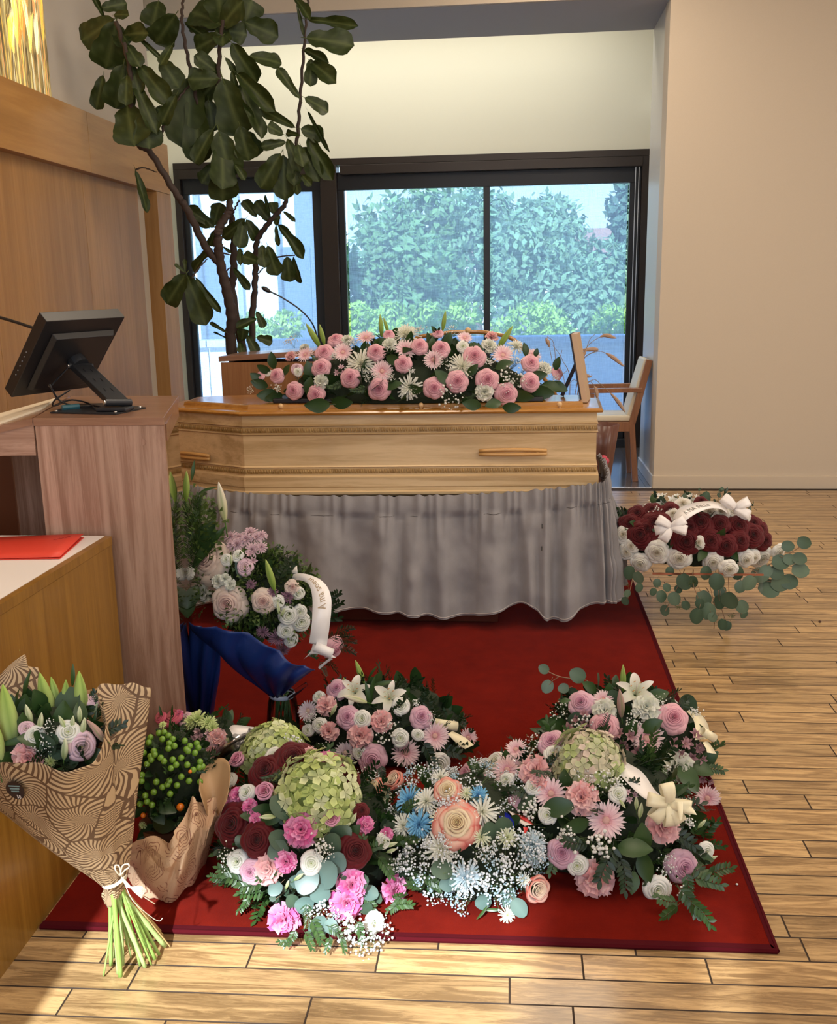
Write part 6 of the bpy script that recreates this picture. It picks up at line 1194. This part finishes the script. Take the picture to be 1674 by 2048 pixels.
a.many(0, 1280, 2.925, "lis_red:1000,440,110 930,445,70; mum_lime:1150,455,120 1215,480,100 1110,470,90 1240,510,80; alst_l:1190,570,120 1240,620,110 1150,560,90; lis_pink:1080,450,90 1270,590,100; carn_salmon:1270,575,110 1240,660,100; blade:980,400,100,100 910,400,90,110 1235,440,90,70; ruscus:1210,440,100,80; carn_hot:1040,430,60")
ribbon('cellophane_sheet', pxrows([[(425, 1505, 2.52), (455, 1475, 2.5), (500, 1455, 2.56)], [(430, 1530, 2.45), (470, 1500, 2.44), (525, 1470, 2.5)]]), M_cello, a.root)
ribbon('ribbon', pxrows([[(458, 1456, 2.54), (470, 1450, 2.55), (515, 1455, 2.58)], [(468, 1475, 2.50), (490, 1466, 2.52), (520, 1462, 2.56)]]), M_ribw, a.root)
# ------------------------------------------------------------------ large lily bouquet in leaf-printed kraft paper
c = ay(92, 1485, 1.78)
a = Arr('lily_bouquet', 'large bouquet of green lily buds in leaf-printed kraft paper leaning on the desk', 'bouquet', c, (0.135, 0.085, 0.085), seed=41, zmin=0.012)
a.core(0.85, zlo=c.z-0.08); a.fill(['salal_d', 'round_d', 'ruscus_d', 'salal'], 60, 0.045, 0.09, 0.8, low=-0.3)
a.many(0, 1280, 2.925, """round_d:430,740,130,10 340,680,120,200 360,710,120,0 300,600,130,30; salal:390,420,260,95 180,600,200,180 260,370,150,60 120,470,180,100 130,350,220,80; blade:150,200,170,80 440,150,140,85 170,350,340,5 590,430,130,70 80,460,260,-10 100,600,260,200 50,700,110,70 560,410,140,120;
gyp:250,620,110 290,510,90; bud_lime:45,440,360,100 265,340,300,105 470,330,300,92 -10,600,240,95 315,290,150,105 385,330,200,88 115,60,10,90; bud_pink:550,520,130,140;
lis_white:400,535,130 200,560,110; lis_pink:480,625,155 150,515,85 548,340,90; carn_salmon:160,690,185; bud_small:165,430,110,110 240,470,100,80 380,630,120,85 425,480,80,80 465,430,90,90 490,500,100,80 360,480,80,120 560,400,80,60; mum_lime:295,715,70; bud_pink:560,540,120,130""")
Rw = pxrows([[(-45, 1540, 1.78), (0, 1524, 1.69), (60, 1528, 1.645), (143, 1540, 1.64), (190, 1520, 1.68), (208, 1470, 1.74), (196, 1375, 1.82), (250, 1369, 1.86), (305, 1372, 1.90)],
 [(-45, 1590, 1.80), (10, 1585, 1.72), (70, 1592, 1.68), (140, 1600, 1.67), (195, 1585, 1.70), (222, 1545, 1.745), (218, 1480, 1.80), (258, 1470, 1.84), (292, 1475, 1.88)],
 [(20, 1640, 1.83), (55, 1652, 1.76), (95, 1665, 1.72), (145, 1670, 1.71), (195, 1660, 1.73), (225, 1630, 1.76), (228, 1590, 1.79), (254, 1580, 1.82), (274, 1590, 1.86)],
 [(110, 1708, 1.86), (130, 1716, 1.81), (155, 1722, 1.78), (180, 1725, 1.77), (205, 1720, 1.78), (226, 1705, 1.79), (236, 1685, 1.81), (250, 1680, 1.83), (263, 1690, 1.86)],
 [(200, 1768, 1.885), (206, 1772, 1.86), (214, 1776, 1.845), (223, 1778, 1.84), (232, 1776, 1.84), (239, 1771, 1.845), (245, 1765, 1.855), (250, 1760, 1.865), (254, 1756, 1.88)],
 [(203, 1792, 1.88), (208, 1804, 1.865), (213, 1812, 1.855), (219, 1815, 1.85), (227, 1806, 1.85), (235, 1797, 1.855), (240, 1790, 1.86), (244, 1785, 1.87), (247, 1780, 1.88)]])
fw = loftfn(Rw); b = MB(); b.grid(lambda u, v: fw(u, v)+Vector((0, 0.006*math.sin(u*30+v*4)*(1-v)-0.012*math.exp(-((u-0.66)/0.03)**2)*(1-v)*-1, 0.002*math.sin(u*50+v*9))), 90, 60)
put('kraft_wrapping', b.mesh('kraft_wrapping', M_kleaf, True), a.root, solid=0.0008)
ribbon('kraft_wrapping', pxrows([[(-40, 1400, 1.86), (0, 1350, 1.88), (25, 1325, 1.90), (50, 1309, 1.92), (52, 1330, 1.92), (76, 1335, 1.93)], [(-40, 1440, 1.84), (10, 1400, 1.86), (35, 1390, 1.88), (60, 1385, 1.9), (75, 1380, 1.91), (90, 1380, 1.92)], [(-40, 1500, 1.82), (10, 1480, 1.84), (35, 1470, 1.86), (60, 1460, 1.88), (90, 1450, 1.88), (120, 1440, 1.9)]]), M_kleaf, a.root, nu=24, nv=10, label='back sheet of printed kraft paper')
ribbon('kraft_wrapping', pxrows([[(150, 1385, 1.92), (200, 1376, 1.90), (250, 1374, 1.91)], [(140, 1450, 1.90), (195, 1450, 1.87), (235, 1450, 1.88)], [(130, 1530, 1.88), (185, 1540, 1.85), (220, 1540, 1.86)]]), mat('shaded_plain_kraft', (0.50, 0.32, 0.17), 0.6), a.root, nu=12, nv=10, label='plain inner side of the kraft paper')
sk = lambda x, y, d=0.0015: None
ctr = fw(0.16, 0.10)
# round price sticker with white print
tx, ty = fw(0.205, 0.22), fw(0.24, 0.22)
b = MB(); n_s = 28; r0 = 0.0165; cen = (0.185, 0.165)
def stk(x, y, lift=0.0016):
    u = cen[0]+x*0.33; v = cen[1]-y*0.95; p = fw(u, v); e1_ = fw(u+.01, v)-p; e2_ = fw(u, v+.01)-p; n = e1_.cross(e2_).normalized()
    if n.dot(CAM-p) < 0: n = -n
    return p+n*lift+Vector((0, -0.0065, 0))
cI = b.vert(stk(0, 0)); ring = [b.vert(stk(0.115*math.cos(2*PI*k/n_s), 0.115*math.sin(2*PI*k/n_s)*.5)) for k in range(n_s)]
for k in range(n_s): b.face((cI, ring[k], ring[(k+1) % n_s]))
sk_ = put('price_sticker', b.mesh('price_sticker', mat('black_sticker', (0.015, 0.014, 0.022), 0.3)), a.root, label='round black sticker printed 50')
M_wt = mat('white_print', (0.85, 0.85, 0.85), 0.5)
text_on('lettering', '50', lambda u, v: stk(u, v, 0.002), 0.01, -0.045, 0.055, 0.030, M_wt, sk_)
for i in range(3):
    b = MB(); y0 = 0.02-0.017*i; b.col = (1, 1, 1); ids = [b.vert(stk(x, y, 0.002)) for x, y in ((-.07+.01*i, y0), (.07-.01*i, y0+.006), (.07-.01*i, y0+.015), (-.07+.01*i, y0+.009))]; b.face(ids); put('print_line', b.mesh('print_line', mat('teal_print', (0.20, 0.34, 0.36), .5)), sk_)
wa = Vector(fw(0.5, 0.80)); top_c = ay(228, 1755, 1.87)
for i, (bx, by) in enumerate(((207, 1952), (236, 1947), (241, 1953), (280, 1931), (290, 1934), (303, 1930), (318, 1909), (330, 1892), (253, 1888), (222, 1930), (262, 1915), (296, 1915), (270, 1900), (228, 1915), (310, 1918), (284, 1905), (246, 1930), (238, 1900))):
    r_ = 0.0022+0.0034*((i*7) % 5)/4; p1 = az(bx, by, r_+0.001+0.004*(i % 3)); p0 = top_c+Vector((0.012*math.cos(i*2.4), 0.012*math.sin(i*2.4), 0)); d = (p1-p0).normalized()
    b = MB(); pts = [p0-d*0.05, p0, p0.lerp(p1, .35)+Vector((0, 0, .003*math.sin(i))), p0.lerp(p1, .7), p1]; cA = ((.30, .48, .12), (.40, .55, .20), (.26, .42, .09))[i % 3]
    b.tube([cr_interp(pts, k/14) for k in range(15)], [r_*(1.25 if k in (5, 10) else 1) for k in range(15)], 8); put('stem', b.mesh('stem', mat('fresh_stem_%s' % 'abc'[i % 3], cA, 0.35), True), a.root)
for bx, by in ((340, 1893), (326, 1870), (322, 1862)):
    p1 = az(bx, by, 0.004+(0.01 if by < 1890 else 0)); b = MB(); b.tube([top_c, p1], 0.0016, 5); put('stem', b.mesh('stem', mat('dry_stem', (0.50, 0.34, 0.14), .6)), a.root, label='thin dry brown stem')
M_raf = mat('raffia', (0.78, 0.70, 0.54), 0.6); kn = ay(241, 1752, 1.815)
def raf(pts, r_=0.0012):
    b = MB(); P = [ay(*p) for p in pts]; b.tube([cr_interp(P, k/24) for k in range(25)], r_, 5); put('raffia_tie', b.mesh('raffia_tie', M_raf, True), a.root)
for k in range(4): raf([(205, 1766+2.5*k, 1.86), (215, 1772+2*k, 1.835), (230, 1768+1.5*k, 1.825), (246, 1756+2*k, 1.835), (253, 1750+2*k, 1.86)], 0.0016)
raf([(241, 1752, 1.815), (250, 1740, 1.80), (258, 1735, 1.80), (256, 1728, 1.80), (245, 1732, 1.80), (240, 1752, 1.81)], .0017); raf([(241, 1752, 1.815), (232, 1742, 1.80), (230, 1732, 1.80), (238, 1732, 1.80), (243, 1752, 1.81)], .0017)
for k in range(7): raf([(243, 1754, 1.815), (256, 1768+k, 1.79), (268+k*2, 1782-k*1.5, 1.78), (284+k*1.5, 1796-k*2.5, 1.79)], .0016)
raf([(243, 1754, 1.815), (262, 1775, 1.79), (290, 1795, 1.80), (310, 1808, 1.83)]); raf([(245, 1756, 1.815), (265, 1800, 1.80), (300, 1832, 1.84), (318, 1842, 1.86), (325, 1836, 1.86)], .0009)
# small fallen bits on the floor
for nm, lb, px, py, s_, c_ in (('fallen_twig', 'tiny dark twig lying on the parquet right of the trailing eucalyptus', 1640, 1240, .012, (.10, .04, .02)), ('fallen_blossom', 'tiny white blossom lying on the carpet right of the front arrangement', 1474, 1768, .006, (.85, .85, .8))):
    p = az(px, py, .012); b = MB(); b.col = c_; b.ball((p.x, p.y, (.009 if px < 1500 else 0)+s_*.4), s_*.6, 4, 6, .6); tag(put(nm, b.mesh(nm, M_pet, True)), lb, 'debris')
# ------------------------------------------------------------------ fiddle-leaf fig
fg = empty('fiddle_leaf_fig', (-1.62, 5.9, 0), 'tall fiddle-leaf fig with large dark leaves in the recess corner behind the coffin', 'plant')
b = MB(); b.lathe([(0, 0), (0.17, 0), (0.21, 0.38), (0.225, 0.40), (0.20, 0.40), (0.19, 0.35), (0, 0.35)], 24, Matrix.Translation((-1.62, 6.2, 0))); put('pot', b.mesh('pot', mat('planter_dark', (0.06, 0.055, 0.05), 0.5), True), fg)
M_bark = mat('fig_bark', (0.045, 0.028, 0.022), 0.75, bump=0.3, bscale=60)
def cc(k, x, y):
    ox, oy, s = {'2': (350, 360, 5.4), '6': (280, 0, 3.805), '5': (0, 0, 4.65), '4': (200, 130, 6.205)}[k]; return (ox+x/s, oy+y/s)
def stem(pts, r0, r1, pre=None):
    P = [Vector(pre)] if pre else []
    for (k, x, y, Yd) in pts: P.append(ay(*cc(k, x, y), Yd))
    b = MB(); n = 8*len(P); b.tube([cr_interp(P, i/n)+Vector((0.004*math.sin(i*1.9), 0, 0)) for i in range(n+1)], [r0+(r1-r0)*i/n for i in range(n+1)], 9); put('stem', b.mesh('stem', M_bark, True), fg)
stem([('2', 625, 1890, 6.05), ('2', 615, 1500, 6.0), ('2', 560, 1200, 5.95), ('2', 490, 900, 5.9), ('2', 465, 650, 5.85), ('2', 475, 520, 5.85), ('2', 560, 380, 5.85), ('2', 590, 260, 5.85), ('6', 650, 1300, 5.85), ('6', 610, 900, 5.8), ('6', 600, 500, 5.75), ('6', 630, 150, 5.7)], 0.038, 0.010, (-1.62, 6.2, 0.33))
stem([('2', 645, 1400, 6.1), ('2', 632, 1000, 6.1), ('2', 632, 600, 6.1), ('2', 590, 300, 6.1), ('2', 570, 240, 6.1)], 0.028, 0.016, (-1.60, 6.22, 0.33))
stem([('2', 480, 900, 5.9), ('2', 330, 720, 5.85), ('2', 130, 320, 5.75), ('2', 0, 130, 5.7), ('5', 1400, 1420, 5.65), ('5', 1280, 1330, 5.62), ('5', 1220, 1000, 5.55), ('5', 1200, 600, 5.5), ('5', 1080, 200, 5.45)], 0.024, 0.012)
stem([('2', 850, 1800, 6.15), ('2', 860, 1200, 6.1), ('2', 872, 900, 6.1), ('2', 885, 660, 6.05), ('2', 1000, 480, 6.0), ('2', 1130, 330, 6.0), ('2', 1195, 230, 6.0), ('6', 1120, 1300, 5.95), ('6', 1190, 1100, 5.9), ('6', 1215, 800, 5.9), ('6', 1245, 400, 5.9), ('6', 1270, 80, 5.9), ('6', 1290, -40, 5.9)], 0.022, 0.006, (-1.52, 6.25, 0.33))
stem([('6', 440, 800, 5.75), ('6', 380, 520, 5.75), ('6', 320, 180, 5.7), ('6', 330, -30, 5.7)], 0.013, 0.007); stem([('5', 1500, 1280, 5.6), ('5', 1540, 1100, 5.6), ('6', 300, 740, 5.7), ('6', 420, 600, 5.75)], 0.008, 0.005)
for tw in ([('2', 950, 950, 6.1), ('2', 900, 1010, 6.1)], [('2', 1100, 835, 6.05), ('2', 1190, 820, 6.05), ('2', 1290, 815, 6.05)], [('2', 520, 790, 5.9), ('2', 600, 810, 6.0)], [('2', 180, 1060, 5.7), ('2', 250, 960, 5.75), ('2', 350, 850, 5.85)], [('4', 440, 1300, 5.65), ('4', 540, 1275, 5.66), ('4', 700, 1330, 5.7)], [('2', 690, 220, 5.9), ('2', 630, 360, 6.0), ('2', 620, 480, 6.05)], [('2', 540, 1010, 6.0), ('2', 575, 960, 6.0), ('2', 600, 950, 6.0)]): stem(tw, 0.005, 0.003)
def figleaf(seed):
    r = random.Random(seed); b = MB(); nu, nv = 9, 13; c0 = (0.024, 0.040, 0.007); cv = (0.075, 0.10, 0.03)
    ids = []; q1, q2 = r.uniform(0, 6), r.uniform(0, 6); bend = r.uniform(.05, .3); cup = r.uniform(.1, .35); tw_ = r.uniform(-.25, .25)
    for j in range(nv):
        v = j/(nv-1); K = [(0, .05), (.08, .20), (.25, .33), (.42, .36), (.58, .44), (.75, .50), (.88, .45), (.96, .28), (1.0, .04)]
        for (a0, b0), (a1, b1) in zip(K[:-1], K[1:]):
            if a0 <= v <= a1+1e-6: h = b0+(b1-b0)*(v-a0)/(a1-a0)
        if j == 0: h = .03
        row = []
        for i in range(nu):
            u = 2*i/(nu-1)-1; z = -bend*v*v+cup*h*u*u*.8+.03*math.sin(v*11+q1+u*2)*abs(u)+tw_*u*h*v
            y = u*h*(1+.05*math.sin(v*17+q2)*(abs(u) > .9)); vein = abs(((v*7-abs(u)*1.1) % 1)-.5) < .09 and abs(u) > .05
            k = r.uniform(.92, 1.08); c = cv if i == nu//2 else (lerp3(c0, cv, .35) if vein else tuple(x*k for x in c0)); row.append(b.vert((v, y, z), c))
        ids.append(row)
    for j in range(nv-1):
        for i in range(nu-1): b.face((ids[j][i], ids[j][i+1], ids[j+1][i+1], ids[j+1][i]))
    b.col = (.09, .12, .03); b.tube([(-.13, 0, .02), (0, 0, 0), (.1, 0, -.006)], .014, 5)
    return b.mesh('leaf', M_figl, True)
M_figl = vcol('fig_leaf', 0.5, 0.08, 0, 0.35)
FL = [figleaf(i) for i in range(6)]
rl_ = random.Random(77)
def leaf(k, bx, by, tx, ty, w, Yd):
    Y0 = Yd+rl_.uniform(-.06, .06); p0 = ay(*cc(k, bx, by), Y0); p1 = ay(*cc(k, tx, ty), Y0+rl_.uniform(-.12, .05)); p0.x = max(p0.x, -2.38); p1.x = max(p1.x, -2.40+0.02)
    d = p1-p0; L_ = d.length; dx = d.normalized(); s = {'2': 5.4, '6': 3.805, '5': 4.65, '4': 6.205}[k]; wd = w*1.12/s/F*cdepth(p0)
    n = (CAM-p0).normalized()+Vector((rl_.uniform(-.35, .35), 0, rl_.uniform(.0, .5))); n = (n-dx*n.dot(dx)).normalized(); y = n.cross(dx)
    M_ = Matrix((dx*L_, y*wd, n*L_)).transposed().to_4x4(); put('leaf', rl_.choice(FL), fg, world=Matrix.Translation(p0) @ M_)
LV = {'6': (5.75, """140,10,90,190,200 270,110,120,345,215 340,170,550,310,70 620,190,370,50,210 620,190,600,-40,220 620,200,760,10,180 800,180,850,0,210 800,170,1045,270,170 630,200,370,180,150 640,230,810,260,150 620,270,410,370,140 620,200,630,330,130 700,330,880,625,160 830,430,1080,465,135 600,560,430,420,120 600,600,360,600,160 600,600,430,780,140 650,440,740,560,55 630,600,760,1035,280 700,540,730,700,60 740,560,990,800,120 760,640,945,1020,140 380,590,340,1115,310 420,700,430,1220,210 560,980,400,1225,130 600,1000,690,1350,230 760,960,830,1225,170 800,1000,890,1190,150 620,1100,640,1420,200 600,1200,650,1535,220 560,1250,470,1390,110 720,1250,800,1350,60 520,760,560,1000,160 500,480,440,420,60
1190,30,1250,270,34 1180,-10,1280,90,70 1280,150,1650,185,70 1270,290,1615,320,190 1250,380,1410,450,70 1300,470,1475,600,130 1300,450,1300,645,100 1215,750,1040,510,75 1255,745,1438,840,120 1280,850,1415,1115,36 1180,970,900,815,80 1225,980,1395,1035,120 1215,1030,1100,1005,45 1280,1050,1445,1345,130 1230,1120,1355,1345,130 1120,1060,1220,1300,100 1090,1020,975,955,90 1110,1080,925,1112,75 1070,1170,910,1430,160 1090,1180,1100,1515,160 1180,1300,1205,1485,65 1230,1330,1300,1405,65 1150,1180,1180,1400,110 1200,1100,1240,1250,100"""),
 '5': (5.5, """960,150,860,-60,60 940,80,1180,20,130 1060,180,745,380,240 1080,200,1000,655,340 1060,140,1180,130,90 1140,330,1345,290,170 1150,340,1210,420,110 1230,300,1485,525,46 1180,420,1300,600,140 1150,600,1100,1015,300 960,700,880,1015,140 1220,600,1300,860,130 1290,600,1570,945,180 1500,560,1660,800,200 1600,420,1490,600,100 1250,760,1450,1185,140 1180,980,1220,1295,330 1330,1050,1400,1370,260 1450,1000,1560,1090,160 1640,880,1490,1160,130 1060,260,1140,420,120 1180,700,1160,960,140"""),
 '4': (5.66, "440,1310,610,1830,130"),
 '2': (6.0, """430,510,125,290,125 370,520,145,350,125 420,490,480,235,165 430,540,380,725,95 760,420,505,625,135 740,440,700,725,155 770,430,905,645,135 880,400,735,205,115 1030,450,860,225,135 1080,370,1040,225,135 1040,440,968,165,34 1130,380,1080,485,65 1170,340,1285,425,48 1110,480,1395,805,115 1090,490,1115,715,55 940,700,960,935,125 1000,710,1100,1040,160 1210,830,1240,1105,160 1280,830,1345,1135,75 900,880,735,825,135 700,740,710,895,75 630,950,805,1180,85 400,740,145,975,115 110,1000,-5,905,45 120,1020,-110,1340,240 130,1030,330,1560,240 220,1050,480,1425,75 520,720,600,785,34 880,1500,665,1575,105 880,1420,965,1595,85 560,1650,370,1530,44 880,1700,1058,1745,105 780,1680,885,1860,105 720,1740,740,1610,125 700,1750,720,1865,85 110,990,105,850,40 570,1720,400,1630,22""")}
for k, (Yd, s) in LV.items():
    for it in s.split():
        v = [float(x) for x in it.split(',')]; leaf(k, *v[:4], v[4], Yd-(0.2 if (k == '2' and v[0] < 250) else 0))
# ------------------------------------------------------------------ cables end; tidy
bpy.context.view_layer.update()
